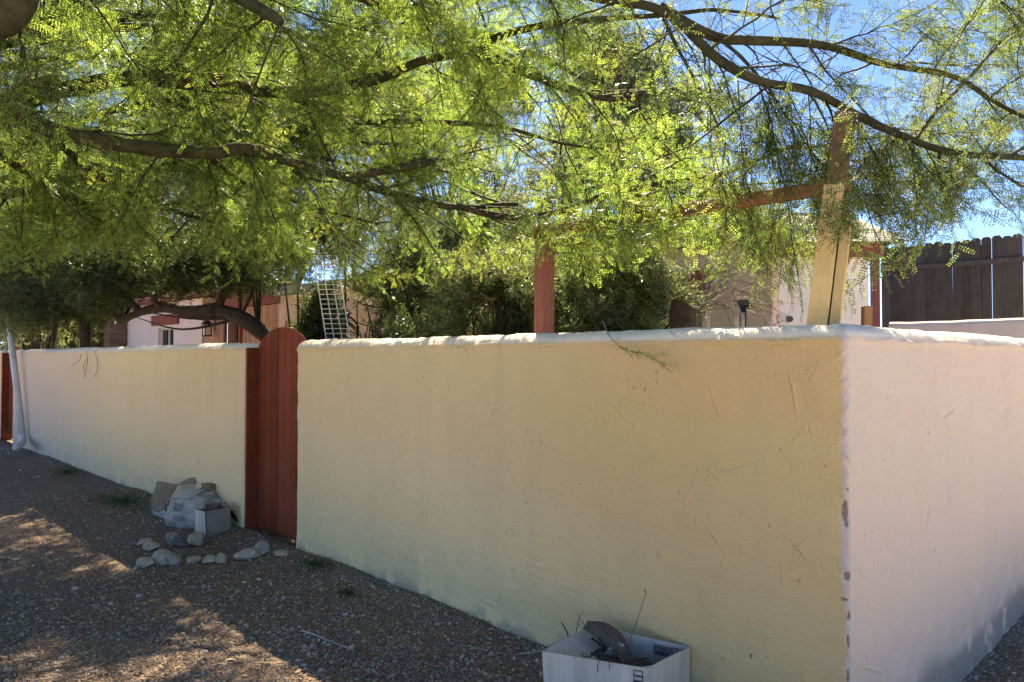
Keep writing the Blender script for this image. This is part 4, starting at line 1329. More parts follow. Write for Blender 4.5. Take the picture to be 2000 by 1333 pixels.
# ------------------------------------------------------------------ open white box in front of the wall
def open_box():
    zt = 0.30
    A, B, Cc = GP(1060, 1272, zt), GP(1264, 1306, zt), GP(1347, 1264, zt)
    D_ = A + (Cc - B)
    g = float(ground_z(0.4, 3.3)) + 0.004
    dn = lambda p, k=0.0: np.array([p[0] * (1 - k) + 0.47 * k, p[1] * (1 - k) + 3.37 * k, g])
    th = thing('cardboard_box', 'open white corrugated carton full of yard debris at the foot of the wall', 'box', ((A + Cc) / 2)[:2].tolist() + [g])
    def pan(name, cs, mat, **kw):
        v_, f_ = sheet(bent(cs, **kw), 0.006); return mesh_obj(name, v_, f_, M[mat], th)
    pan('front_panel', (dn(A, .03), dn(B, .03), B, A), 'card_white', nu=22, nv=14, bulge=0.008, noise=0.010, seed=1)
    pan('side_panel', (dn(B, .03), dn(Cc, .03), Cc, B), 'card_white', nu=18, nv=14, bulge=0.006, noise=0.012, seed=2)
    pan('back_panel', (dn(Cc, .03), dn(D_, .03), D_ + Z3 * 0.035, Cc), 'card_in', nu=18, nv=12, noise=0.008, seed=3)
    pan('side_panel', (dn(D_, .03), dn(A, .03), A, D_ + Z3 * 0.03), 'card_in', nu=18, nv=12, noise=0.008, seed=4)
    pan('bottom_panel', (dn(A, .05) + Z3 * .006, dn(B, .05) + Z3 * .006, dn(Cc, .05) + Z3 * .006, dn(D_, .05) + Z3 * .006), 'card_in', noise=0.004, seed=5)
    # inner flap folded into the box along the left and front
    inn = np.array([0.22, 0.02, -0.10])
    pan('flap', (A + (B - A) * 0.02, D_ + Z3 * 0.03, D_ * 0.55 + Cc * 0.25 + A * 0.2 + Z3 * -0.06, A + (B - A) * 0.62 + (D_ - A) * 0.18 - Z3 * 0.05), 'card_in', bulge=0.01, noise=0.012, seed=6)
    # print on the flap
    e1 = (B - A) / np.linalg.norm(B - A); e2 = (D_ - A) / np.linalg.norm(D_ - A); e3 = (Cc - B) / np.linalg.norm(Cc - B)
    # torn edge tab at the front right corner
    pan('flap', (B + Z3 * 0.0 - e1 * 0.02, B + e3 * 0.05, B + e3 * 0.05 - e1 * 0.05 - Z3 * 0.04, B - e1 * 0.06 + e3 * 0.02 - Z3 * 0.03), 'card_white', nu=6, nv=6, noise=0.01, seed=8)
    # printing inside the back panel: a caption block and the recycling mark
    bk = (Cc - D_); bk /= np.linalg.norm(bk)
    nb = np.cross(bk, Z3); nb /= np.linalg.norm(nb)
    if nb @ np.array([0, -1, 0]) < 0: nb = -nb
    def on_back(u, z): return D_ + (Cc - D_) * u + Z3 * (0.035 * (1 - u) + z) + nb * 0.0095
    def bar(a, b, w, mat='ink', name='print_mark'):
        d = (b - a); L = np.linalg.norm(d); d /= L; e = np.cross(nb, d)
        MB().box((a + b) / 2, d, e, nb, L / 2, w / 2, 0.0008).build(name, M[mat], th)
    u0, u1 = 0.66, 0.82
    for z in (-0.022, -0.062): bar(on_back(u0, z), on_back(u1, z), 0.0025)
    for u in (u0, u1): bar(on_back(u, -0.022), on_back(u, -0.062), 0.0025)
    for k in range(7): bar(on_back(u0 + 0.015 + k * 0.02, -0.027), on_back(u0 + 0.015 + k * 0.02, -0.038), 0.004)
    for z in (-0.044, -0.051, -0.057): bar(on_back(u0 + 0.01, z), on_back(u1 - 0.012, z), 0.003)
    cu = 0.895
    for z in (-0.018, -0.068): bar(on_back(cu - 0.06, z), on_back(cu + 0.06, z), 0.0025)
    for u in (cu - 0.06, cu + 0.06): bar(on_back(u, -0.018), on_back(u, -0.068), 0.0025)
    for k in range(3):
        a0 = math.pi / 2 + k * 2.094
        q = lambda a, r_: on_back(cu, -0.045) + bk * r_ * math.cos(a) + Z3 * r_ * math.sin(a)
        bar(q(a0 + 0.25, 0.016), q(a0 + 1.75, 0.016), 0.006)
        bar(q(a0 + 1.55, 0.022), q(a0 + 1.85, 0.010), 0.004)
    # line and letter on the folded flap (lies on its upper side)
    # striped block on the front, at the right end
    nf = np.cross(e1, Z3); nf = nf if nf[1] < 0 else -nf
    def on_front(u, z): return A + (B - A) * u + Z3 * z + nf * 0.0125
    def fbar(a, b, w):
        d = (b - a); L = np.linalg.norm(d); d /= L; e = np.cross(nf, d)
        MB().box((a + b) / 2, d, e, nf, L / 2, w / 2, 0.0008).build('print_mark', M['ink'], th)
    for u in (0.885, 0.965): fbar(on_front(u, -0.012), on_front(u, -0.14), 0.003)
    for k in range(6): fbar(on_front(0.885, -0.012 - k * 0.022), on_front(0.965, -0.012 - k * 0.022), 0.003 + 0.002 * k)
    # contents ---------------------------------------------------------
    cen = (A + B + Cc + D_) / 4
    v_, f_ = sheet(bent((dn(A, .12) + Z3 * 0.20, dn(B, .10) + Z3 * 0.215, dn(Cc, .12) + Z3 * 0.13, dn(D_, .12) + Z3 * 0.19), 22, 22, 0.02, 0.07, 3), 0.004)
    mesh_obj('soil', v_, f_, M['bark_slab'], th)
    rr = np.random.default_rng(12); mb = MB()
    for k in range(90):                       # loose twigs and chips on top of the fill
        u, w = rr.uniform(0.1, 0.85), rr.uniform(0.1, 0.8)
        c_ = A + (B - A) * u + (D_ - A) * w; c_[2] = g + 0.215 - 0.07 * w + rr.uniform(0, 0.035)
        d_ = rr.normal(0, 1, 3) * np.array([1, 1, 0.35]); d_ /= np.linalg.norm(d_)
        mb.tube([c_ - d_ * 0.03, c_ + rr.normal(0, 0.004, 3), c_ + d_ * rr.uniform(0.02, 0.05)], rr.uniform(0.001, 0.003), 4)
    mesh_obj('debris', np.array(mb.v), mb.f, M['bark_slab'], th)
    return th, A, B, Cc, D_, cen, e1, e3, g
bx, bA, bB, bC, bD, bcen, be1, be3, bg_ = open_box()
# debris in the box: each its own thing
p0, p1 = GP(1146, 1222, 0.36), GP(1232, 1300, 0.24)
sp = spline([p0, (p0 + p1) / 2 + np.array([0.02, 0.02, 0.035]), p1], 0.02)
wv = np.array([0.03, 0.045, 0.01])
g = np.array([[q + wv * w * (0.5 + 0.5 * math.sin(math.pi * (0.15 + 0.8 * k / len(sp)))) + Z3 * (0.012 * math.cos(w * 1.5) + 0.004 * math.sin(5 * w + k)) for w in np.linspace(-1, 1, 9)] for k, q in enumerate(sp)])
v_, f_ = sheet(g, 0.006)
solo('bark_slab', v_, f_, M['bark_slab'], p1, 'curved strip of dark dead bark sticking out of the white carton', 'bark')
p0, p1 = GP(1128, 1240, 0.30), GP(1175, 1278, 0.24)
g = bent((p0 - be3 * 0.02, p1 - be3 * 0.02, p1 + be3 * 0.05, p0 + be3 * 0.05), 14, 8, 0.02, 0.025, 4)
v_, f_ = sheet(g, 0.002)
solo('plastic_scrap', v_, f_, M['black'], p1 - Z3 * 0.02, 'crumpled dark plastic tray inside the white carton', 'plastic')
p0 = GP(1196, 1282, 0.26)
g = bent((p0 - be1 * 0.04, p0 + be1 * 0.03, p0 + be1 * 0.04 + be3 * 0.03 + Z3 * 0.05, p0 - be1 * 0.01 + be3 * 0.03 + Z3 * 0.055), 9, 9, 0.02, 0.05, 8)
v_, f_ = sheet(g, 0.002)
solo('paper_scrap', v_, f_, M['paper'], p0 - Z3 * 0.01, 'crumpled white wrapper inside the white carton', 'paper')
for k, (pts, r_) in enumerate((
        ([(1262, 1157, 0.62), (1250, 1195, 0.52), (1236, 1235, 0.40), (1222, 1276, 0.24)], 0.003),
        ([(1140, 1192, 0.42), (1130, 1212, 0.36), (1124, 1245, 0.25)], 0.0028),
        ([(1125, 1196, 0.42), (1138, 1216, 0.36), (1150, 1235, 0.26)], 0.0022),
        ([(1096, 1215, 0.37), (1106, 1232, 0.31), (1112, 1250, 0.24)], 0.004),
        ([(1225, 1240, 0.37), (1224, 1262, 0.30), (1232, 1290, 0.24)], 0.003))):
    q = spline([GP(*p) for p in pts], 0.03)
    mb = MB().tube(q, np.linspace(r_ * 0.6, r_, len(q)), 6)
    if k == 0: mb.tube([q[0], q[0] + np.array([-0.008, 0, 0.012])], r_, 5)
    if k in (1, 4):
        rr = np.random.default_rng(k)
        for j in range(4):
            b = q[rr.integers(1, len(q) - 1)]
            mb.tube([b, b + rr.normal(0, 0.022, 3) + np.array([0, 0, 0.012])], r_ * 0.5, 4)
    lab = ['tall thin dry stalk leaning out of the white carton', 'branched dry twig at the back of the white carton', 'thin dry twig crossing the branched one in the carton', 'stubby dark twig at the end of the white carton', 'small forked twig beside the bark strip in the carton'][k]
    mb.solo('dry_twig', M['twig'] if k != 3 else M['cord'], q[-1] - Z3 * 0.0, lab, 'twig')
for k, pts in enumerate(([(1212, 1272, 0.30), (1190, 1284, 0.31), (1172, 1288, 0.315), (1169, 1310, 0.25), (1182, 1345, 0.14)], [(1205, 1266, 0.31), (1194, 1284, 0.31), (1191, 1293, 0.31), (1192, 1315, 0.24), (1196, 1350, 0.13)])):
    q = spline([GP(p[0], p[1], p[2]) - (np.array([0.006, 0.02, 0]) if j > 2 else 0) for j, p in enumerate(pts)], 0.02)
    MB().tube(q, 0.0016, 5).solo('wiry_twig', M['cord'], q[-1], ['wiry dark stem drooping over the front of the white carton', 'second wiry stem hanging over the carton front beside the first'][k], 'twig')

# ------------------------------------------------------------------ pebbles, litter, twigs on the ground
def pebble_mesh(seed):
    import bmesh
    bm = bmesh.new(); bmesh.ops.create_icosphere(bm, subdivisions=1, radius=1)
    r = np.random.default_rng(seed)
    v = np.array([q.co[:] for q in bm.verts]); f = [tuple(q.index for q in w.verts) for w in bm.faces]; bm.free()
    v = v * (1 + r.uniform(-0.25, 0.25, (len(v), 1))) * np.array([1, r.uniform(0.6, 0.9), r.uniform(0.45, 0.7)])
    return list(v), f, [M['pebble']], None
def flake_mesh(seed):
    r = np.random.default_rng(seed); v, f = [], []
    leaf_quad(v, f, np.array([-0.5, 0, 0]), np.array([1, 0, 0.0]), np.array([0, 1.0, 0]), 1.0, r.uniform(0.12, 0.4), r.uniform(-0.8, 0.8))
    return v, f, [M['litter']], None
SRC['peb'] = src_coll('pebble', [pebble_mesh(s) for s in range(7)])
SRC['flk'] = src_coll('dry_leaf', [flake_mesh(s) for s in range(6)])
def ground_pts(n, near=1.8, far=14):
    """even over the picture: more per square metre close to the camera"""
    px = rng.uniform(-500, 2300, n * 2); py = rng.uniform(840, 1650, n * 2)
    Y = 1.56 * F / (py - 700.0); X = (px - 1000) / F * Y
    t = (X - C0[0]) * D1[0] + (Y - C0[1]) * D1[1]; s = (X - C0[0]) * NI[0] + (Y - C0[1]) * NI[1]
    ok = ((s < -0.005) | ((t < -0.005) & (s < 4.2)))
    X, Y = X[ok][:n], Y[ok][:n]
    return X, Y
X, Y = ground_pts(140000)
Zg = ground_z(X, Y)
scl = np.clip(rng.lognormal(math.log(0.0048), 0.48, len(X)), 0.003, 0.024)
gr = scatter('gravel', np.stack([X, Y, Zg + scl * 0.15], -1), rng.uniform(0, 6.28, (len(X), 3)) * np.array([0.1, 0.1, 1]), scl, SRC['peb'])
tag(gr, 'loose brown and grey gravel pebbles covering the ground', 'gravel', None, 'stuff')
X, Y = ground_pts(34000)
Zg = ground_z(X, Y)
scl = np.clip(rng.lognormal(math.log(0.021), 0.5, len(X)), 0.007, 0.075)
e = rng.uniform(-0.35, 0.35, (len(X), 3)); e[:, 2] = rng.uniform(0, 6.28, len(X))
lt = scatter('leaf_litter', np.stack([X, Y, Zg + 0.008], -1), e, scl, SRC['flk'])
tag(lt, 'dry leaf litter and chips strewn over the gravel', 'leaf litter', None, 'stuff')
gtw = [([(590, 1240), (640, 1258), (692, 1277)], 0.006, 'straight pale stick lying on the gravel in front of the wall'),
       ([(1012, 1283), (1040, 1280), (1064, 1278)], 0.006, 'short pale stick poking out beside the white carton'),
       ([(560, 1252), (585, 1247), (615, 1244)], 0.004, 'thin forked twig lying beside the straight pale stick'),
       ([(905, 1262), (930, 1268), (958, 1272)], 0.004, 'dry curled stalk on the gravel near the white carton')]
for pts, r_, lab in gtw:
    q = []
    for (px, py) in pts:
        p = GP(px, py, 0.05); q.append([p[0], p[1], float(ground_z(p[0], p[1])) + r_ * 1.2])
    q = spline(q, 0.03); q[:, :2] += rng.normal(0, 0.003, (len(q), 2))
    MB().tube(q, np.linspace(r_, r_ * 0.5, len(q)), 6).solo('fallen_twig', M['rebar'], q[0], lab, 'twig')

# weeds at the wall foot
def weeds(px, py, rx, ry, n, label, h=0.05):
    c = GP(px, py, 0.08)
    v, f = [], []
    for _ in range(n):
        a, rr = random.uniform(0, 6.283), abs(random.gauss(0, 0.55))
        x, y = c[0] + rx * rr * math.cos(a) * D1[0] * 1.2 - ry * rr * math.sin(a) * NI[0], c[1] + rx * rr * math.cos(a) * D1[1] * 1.2 - ry * rr * math.sin(a) * NI[1]
        if (np.array([x, y]) - C0) @ NI > -0.01: continue
        b = np.array([x, y, float(ground_z(x, y))])
        d = np.array([random.gauss(0, 0.6), random.gauss(0, 0.6), 1.0])
        leaf_quad(v, f, b, d, np.cross(d, [random.random(), random.random(), 0.2]), h * random.uniform(0.5, 1.4), 0.009, 0.2)
    solo('weeds', v, f, M['grass'], (c[0], c[1], 0.05), label, 'weeds', None, 'stuff')
weeds(240, 985, 0.7, 0.32, 1500, 'dark green weeds at the wall foot beside the brown cardboard', 0.028)
weeds(130, 932, 0.8, 0.30, 900, 'low green weeds along the far end of the long wall', 0.025)
weeds(615, 1112, 0.22, 0.10, 300, 'small weed tuft at the wall foot beside the gate opening', 0.028)
weeds(680, 1160, 0.12, 0.08, 150, 'small weed tuft out on the gravel near the wall', 0.024)

# ------------------------------------------------------------------ trees and shrubs
def woody(name, lines, mat, parent, sides=7):
    mb = MB()
    for pts, r0, r1 in lines:
        q = spline(pts, 0.10)
        rr = np.linspace(r0, r1, len(q)) * (1 + 0.10 * (vnoise(np.arange(len(q)) * 0.35, r0 * 1000 + np.zeros(len(q)), 3) - 0.5) * 2)
        mb.tube(q, rr, sides)
    return mb.build(name, mat, parent, True)

def crown_points(clumps, seed, sky_noise=0.42, ns=2.2, ylim=None):
    r = np.random.default_rng(seed)
    pts, dirs = [], []
    for (c, rad, n) in clumps:
        c = np.asarray(c, float); rad = np.asarray(rad, float)
        u = r.normal(0, 1, (n, 3)); u /= np.linalg.norm(u, axis=1)[:, None]
        q = r.uniform(0.35, 1, n) ** 0.6
        p = c + u * q[:, None] * rad
        pts.append(p); d = u * 0.8 + r.normal(0, 0.5, (n, 3)) + np.array([0, 0, 0.15]); dirs.append(d)
    pts, dirs = np.vstack(pts), np.vstack(dirs)
    k = vnoise3(pts * ns + seed * 3.1, seed) > sky_noise
    k &= keep_sun(pts, r.random(len(pts)))
    k &= pts[:, 2] > 0.25
    if ylim is not None:
        px, py, fw = project(pts); k &= py < np.interp(px, *ylim)
    return pts[k], dirs[k]

def bushy(name, label, cat, base, lines, clumps, src, scl, seed, barkm='bark_dark', group=None, sky_noise=0.42, ns=2.2, ylim=None):
    th = thing(name, label, cat, base, group)
    r = np.random.default_rng(seed + 100)
    L = list(lines)
    for (c, rad, n) in clumps:                # limbs reaching into each clump
        c = np.asarray(c, float)
        st = np.asarray(lines[r.integers(len(lines))][0], float)
        st = st[min(len(st) - 1, r.integers(max(1, len(st) // 2), len(st)))]
        for _ in range(3):
            e = c + r.normal(0, 0.4, 3) * np.asarray(rad)
            L.append(([st, (st + e) / 2 + r.normal(0, 0.12, 3), e], 0.022 if np.linalg.norm(e - st) > 1 else 0.012, 0.004))
    woody('trunk', L, M[barkm], th)
    pts, dirs = crown_points(clumps, seed, sky_noise, ns, ylim)
    s = r.uniform(0.75, 1.3, len(pts)) * scl
    scatter('crown', pts, dir_eulers(dirs), s, SRC[src], th)
    return th

# dark evergreen behind the long wall, with its arched trunk
def PB(px, py, Y): return P(px, py, Y)
arch = [PB(545, 690, 9.6), PB(505, 645, 9.7), PB(470, 622, 9.8), PB(425, 606, 9.9), PB(375, 611, 10.0), PB(325, 601, 10.1), PB(275, 610, 10.2), PB(235, 628, 10.3)]
base = (arch[0][0] + 0.15, arch[0][1], 0)
root = [np.array([base[0] + 0.05, base[1], -0.05]), np.array([base[0], base[1], 0.8]), arch[0]]
tl = [(root + arch[1:4], 0.12, 0.095), (arch[3:], 0.095, 0.05),
      ([arch[5], PB(300, 585, 10.0), PB(345, 555, 9.9), PB(400, 530, 9.8)], 0.05, 0.025),
      ([arch[3], PB(440, 570, 9.9), PB(480, 520, 10.1), PB(500, 470, 10.3)], 0.06, 0.02),
      ([arch[6], PB(230, 560, 10.2), PB(180, 520, 10.4)], 0.05, 0.02)]
r_ = np.random.default_rng(5)
cl = [(PB(x, y, Yq), (rx, 0.9, rz), n) for x, y, Yq, rx, rz, n in
      ((330, 545, 10.2, 0.75, 0.28, 900), (230, 545, 10.4, 0.8, 0.45, 1100), (440, 540, 10.0, 0.8, 0.36, 1000), (520, 520, 10.2, 0.6, 0.5, 900), (150, 560, 11.2, 0.8, 0.5, 900),
       (380, 490, 10.4, 1.0, 0.4, 1100), (250, 480, 10.6, 1.0, 0.5, 1100), (120, 490, 11.6, 0.9, 0.5, 900), (480, 460, 10.4, 0.8, 0.45, 800), (45, 540, 13.2, 0.8, 0.6, 800), (500, 300, 10.2, 1.0, 0.5, 900), (430, 240, 10.4, 1.0, 0.5, 900), (590, 250, 9.8, 0.9, 0.5, 900), (400, 585, 9.95, 0.8, 0.14, 450), (255, 600, 10.2, 0.4, 0.2, 300))]
bushy('evergreen_tree', 'dark evergreen tree with a low arched trunk behind the long wall', 'tree', base, tl, cl, 'dark', 1.0, 11, sky_noise=0.42, ylim=([0, 150, 235, 262, 420, 500, 560], [640, 640, 610, 566, 562, 556, 575]))

# straight dark trunks left of it
for k, (px, wpx, Yq, lab) in enumerate(((172, 30, 11.3, 'thick upright tree behind the long wall beside the brick pier'), (68, 22, 12.6, 'slim upright tree behind the wall near the white downpipe'), (98, 12, 11.6, 'thin dark leaning tree behind the long wall'))):
    b = P(px, 700, Yq); r0 = wpx / F * Yq / 2
    top = P(px + (-20, 10, 25)[k], 520, Yq)
    ln = [([np.array([b[0], b[1], -0.05]), np.array([b[0], b[1], 1.2]), (b + top) / 2, top], r0, r0 * 0.6), ([(b + top) / 2, top + np.array([0.5, 0.1, 0.3])], r0 * 0.5, 0.02)]
    cc = [(P(px - 10, 500, Yq), (0.9, 0.8, 0.6), 800), (P(px + 30, 440, Yq), (0.8, 0.8, 0.6), 700), (P(px - 40, 590, Yq), (0.55, 0.6, 0.35), 400)]
    bushy('shade_tree', lab, 'tree', (b[0], b[1], 0), ln, cc, 'dark' if k == 0 else 'far', 1.0, 15 + k, group='trees behind the long wall', sky_noise=0.44, ylim=([0, 150, 235, 262, 560], [660, 650, 620, 560, 560]))

# pale twiggy shrub at the far left
b = P(25, 700, 13.9)
bushy('twiggy_shrub', 'pale grey-green twiggy shrub over the far end of the long wall', 'shrub', (b[0], b[1], 0),
      [([np.array([b[0], b[1], 0]), P(30, 640, 13.9), P(40, 570, 13.9)], 0.04, 0.015)],
      [(P(30, 560, 13.8), (0.55, 0.5, 0.35), 420), (P(75, 610, 13.7), (0.5, 0.4, 0.25), 260), (P(5, 610, 13.9), (0.5, 0.5, 0.4), 350), (P(60, 655, 13.8), (0.4, 0.4, 0.2), 160)], 'grey', 1.0, 31, 'twig')

# shrubs between wall and house
def shrub(px, Y, ytop, ybot, wpx, n, src, seed, name, label, scl=1.0, noise=0.46, grp=None):
    b = P(px, 700, Y); base = (b[0], b[1], 0)
    w = wpx / F * Y / 2
    zt, zb = P(px, ytop, Y)[2], 0.5
    r = np.random.default_rng(seed)
    cl = []
    for k in range(9):
        cx = b[0] + r.uniform(-0.75, 0.75) * w; cz = zb + (zt - zb) * (0.25 + 0.65 * r.random()); cy = b[1] + r.uniform(-0.4, 0.4) * min(w, 0.8)
        cl.append(((cx, cy, cz), (w * 0.42, min(w, 0.8) * 0.5, (zt - zb) * 0.2), n // 9))
    cl.append(((b[0], b[1], (zt + zb) / 2), (w, min(w, 0.9), (zt - zb) / 2), n // 2))
    ln = []
    for k in range(5):
        e = np.array([b[0] + r.uniform(-0.7, 0.7) * w, b[1] + r.uniform(-0.3, 0.3), zb + (zt - zb) * r.uniform(0.5, 0.95)])
        s0 = np.array([b[0] + r.normal(0, 0.06), b[1] + r.normal(0, 0.06), -0.03])
        ln.append(([s0, (s0 * 0.6 + e * 0.4) + r.normal(0, 0.06, 3), e], 0.028, 0.006))
    return bushy(name, label, 'shrub', base, ln, cl, src, scl, seed, group=grp, sky_noise=noise)
shrub(930, 6.6, 500, 660, 230, 2100, 'olive', 41, 'olive_shrub', 'narrow-leaved green shrub in front of the tan house window')
shrub(1190, 6.4, 490, 660, 260, 2400, 'olive', 42, 'olive_shrub', 'narrow-leaved shrub just beyond the reddish post')
shrub(1310, 6.0, 560, 660, 150, 1100, 'olive', 43, 'olive_shrub', 'low silvery narrow-leaved shrub around the dark stump')
shrub(1060, 7.2, 470, 660, 220, 1700, 'olive', 44, 'evergreen_shrub', 'dense evergreen shrub directly behind the reddish post')
shrub(590, 8.2, 500, 680, 130, 1700, 'dark', 45, 'evergreen_shrub', 'dark evergreen shrub behind the arched gate and the white trellis')
shrub(770, 5.9, 618, 680, 130, 520, 'dark', 46, 'evergreen_shrub', 'low glossy shrub peeping over the wall below the house window', 0.8)
shrub(830, 8.6, 440, 660, 170, 1500, 'olive', 47, 'olive_shrub', 'tall loose shrub against the tan house wall')
shrub(700, 8.8, 470, 560, 150, 700, 'olive', 48, 'olive_shrub', 'sparse shrub spray above the white trellis', 1.0, 0.5)

# background trees
def bigtree(px, Y, ytop, ylow, wpx, n, src, seed, label, scl=1.5, noise=0.42):
    b = P(px, 700, Y); base = (b[0], b[1], 0)
    zt, zl = P(px, ytop, Y)[2], P(px, ylow, Y)[2]
    w = wpx / F * Y / 2
    r = np.random.default_rng(seed)
    ln = [([np.array([b[0], b[1], -0.1]), np.array([b[0] + 0.1, b[1], zl * 0.6]), np.array([b[0], b[1], zl + 0.3 * (zt - zl)]), np.array([b[0] + 0.1, b[1], zl + 0.8 * (zt - zl)])], 0.18, 0.05)]
    cl = []
    for k in range(16):
        a = r.uniform(0, 6.28); q = math.sqrt(r.random()); hz = r.random()
        ww = w * (1.0 - 0.5 * abs(hz - 0.4))
        c = (b[0] + q * math.cos(a) * ww * 0.8, b[1] + q * math.sin(a) * min(ww, 2.5) * 0.8, zl + (zt - zl) * hz)
        cl.append((c, (w * 0.35, min(w, 2.5) * 0.35, (zt - zl) * 0.16), n // 16))
    for k in range(5):
        e = np.array(cl[k * 3][0]); ln.append(([np.array([b[0], b[1], zl * 0.8]), (np.array([b[0], b[1], zl]) + e) / 2 + np.array([0, 0, 0.3]), e], 0.08, 0.02))
    return bushy('background_tree', label, 'tree', base, ln, cl, src, scl, seed, group='trees standing behind the house', sky_noise=noise, ns=1.2)
bigtree(1230, 15.5, 150, 500, 480, 4200, 'far', 61, 'tall pale grey-green tree behind the reddish post and house', 1.5)
bigtree(880, 17, 190, 520, 520, 4200, 'far', 62, 'broad green tree rising behind the house window', 1.6)
bigtree(560, 20, 300, 560, 460, 3400, 'dark', 63, 'dark tree standing behind the slatted porch', 2.0)
bigtree(280, 23, 330, 560, 460, 3000, 'far', 64, 'tree behind the pale pink end of the house', 2.2)
bigtree(190, 27, 500, 690, 330, 2200, 'far', 66, 'low bushy tree seen past the brick pier', 2.2, 0.3)
bigtree(60, 25, 520, 690, 330, 2200, 'far', 67, 'low bushy tree seen past the slim trunks', 2.2, 0.3)
bigtree(30, 20, 300, 640, 380, 3000, 'far', 65, 'green tree beyond the far gate', 2.0)

# dry bare shrub
b = P(1365, 690, 6.2)
ds = thing('bare_shrub', 'dry leafless shrub with arching grey twigs before the white outbuilding', 'shrub', (b[0], b[1], 0))
mb = MB(); r = np.random.default_rng(9)
for k in range(26):
    s0 = P(1360 + r.uniform(-15, 15), 600 + r.uniform(-10, 20), 6.2 + r.uniform(-.2, .2))
    e = P(r.uniform(1400, 1525), r.uniform(470, 640), 6.2 + r.uniform(-.5, .5))
    m = (s0 + e) / 2 + np.array([r.normal(0, .05), r.normal(0, .1), r.uniform(0.05, 0.22)])
    q = spline([s0, m, e], 0.05); mb.tube(q, np.linspace(0.007, 0.002, len(q)), 4)
    for j in range(5):
        i = r.integers(len(q) // 3, len(q) - 1); tgt = q[i] + (q[i + 1] - q[i]) * r.uniform(2, 5) + r.normal(0, 0.09, 3)
        q2 = spline([q[i], (q[i] + tgt) / 2 + r.normal(0, .02, 3), tgt], 0.05); mb.tube(q2, np.linspace(0.003, 0.0012, len(q2)), 3)
mb.build('twigs', M['twig'], ds)
mb = MB()
for k in range(5):
    e = P(1362 + r.uniform(-12, 12), 605, 6.2); mb.tube(spline([(b[0] + r.normal(0, .04), b[1], -.02), (e + np.array([b[0], b[1], 0])) / 2, e], .1), np.linspace(0.014, 0.008, len(spline([(0, 0, 0), (0, 0, 0.6), e - np.array([b[0], b[1], 0])], .1))) if False else 0.01, 5)
mb.build('stem', M['twig'], ds)

# ------------------------------------------------------------------ the big feathery shade tree over the street
TR = np.array([-4.9, 4.3, 0.0])
tree = thing('shade_tree', 'big feathery green tree on the street side spreading its canopy over the wall', 'tree', TR)
def PX(lst): return [P(*q) for q in lst]
fork = TR + np.array([0.1, 0.1, 1.9])
limbs = []
limbs.append(([fork, TR + np.array([0.9, 0.3, 2.75])] + PX([(0, 222, 4.6), (100, 255, 4.7), (230, 280, 4.8), (400, 299, 5.0), (480, 294, 5.1), (580, 318, 5.2), (680, 347, 5.3), (760, 378, 5.4), (890, 405, 5.6), (1010, 398, 5.8)]), 0.082, 0.018))
limbs.append(([fork, TR + np.array([0.9, 0.8, 2.8])] + PX([(30, 215, 5.0), (150, 172, 5.0), (280, 152, 5.1), (400, 167, 5.2), (560, 182, 5.3), (700, 163, 5.2), (830, 120, 5.1), (930, 95, 5.0), (1000, 62, 4.9), (1100, 46, 4.8), (1290, 30, 4.6), (1400, 20, 4.5), (1520, 40, 4.4)]), 0.085, 0.007))
limbs.append(([fork + np.array([0, 0, 0.3]), TR + np.array([1.0, -0.3, 3.4])] + PX([(300, -110, 4.4), (700, -90, 4.4), (1000, -55, 4.3), (1160, -5, 4.2), (1290, 22, 4.1), (1400, 110, 4.0), (1480, 155, 3.9), (1580, 180, 3.85), (1660, 215, 3.8), (1760, 265, 3.75), (1860, 300, 3.7), (2000, 312, 3.7), (2150, 330, 3.7)]), 0.072, 0.012))
limbs.append((PX([(1285, 15, 4.1), (1400, 73, 4.1), (1450, 80, 4.1), (1600, 90, 4.1), (1750, 130, 4.1), (1860, 150, 4.1), (1930, 190, 4.1), (2020, 235, 4.1)]), 0.030, 0.010))
limbs.append((PX([(930, 97, 5.0), (1000, 130, 5.1), (1090, 165, 5.2), (1150, 186, 5.3), (1230, 190, 5.4), (1320, 170, 5.5)]), 0.038, 0.014))
limbs.append((PX([(890, 405, 5.6), (1000, 425, 5.6), (1100, 410, 5.5), (1200, 376, 5.4), (1300, 356, 5.3), (1400, 345, 5.2), (1490, 310, 5.1), (1570, 278, 5.0)]), 0.03, 0.012))
limbs.append((PX([(680, 345, 5.3), (760, 332, 5.25), (850, 314, 5.2)]), 0.035, 0.024))
limbs.append((PX([(300, -60, 4.4), (420, -20, 4.3), (490, 10, 4.2), (545, 42, 4.1)]), 0.05, 0.03))
limbs.append((PX([(0, 200, 4.6), (50, 170, 4.5), (110, 152, 4.45)]), 0.035, 0.025))
limbs.append((PX([(280, 152, 5.1), (330, 130, 5.1), (420, 150, 5.1), (480, 160, 5.15)]), 0.035, 0.02))
limbs.append((PX([(-120, 90, 3.4), (10, 40, 3.3), (60, -40, 3.2)]), 0.075, 0.06))
limbs.append((PX([(560, 182, 5.3), (690, 235, 5.5), (850, 240, 5.7), (980, 250, 5.9), (1100, 280, 6.1), (1180, 290, 6.2)]), 0.028, 0.01))
limbs.append((PX([(400, 298, 5.0), (480, 360, 5.6), (600, 400, 6.1), (740, 440, 6.5)]), 0.025, 0.01))
limbs.append((PX([(100, 255, 4.7), (200, 350, 5.6), (330, 410, 6.5), (480, 450, 7.2)]), 0.035, 0.012))
limbs.append((PX([(0, 300, 5.0), (120, 380, 5.8), (260, 430, 6.6)]), 0.03, 0.012))
limbs.append((PX([(650, -40, 4.4), (760, 20, 4.8), (900, 60, 5.4), (1050, 140, 6.0)]), 0.03, 0.012))
limbs.append((PX([(1290, 22, 4.1), (1380, 200, 4.5), (1420, 300, 4.7)]), 0.012, 0.006))
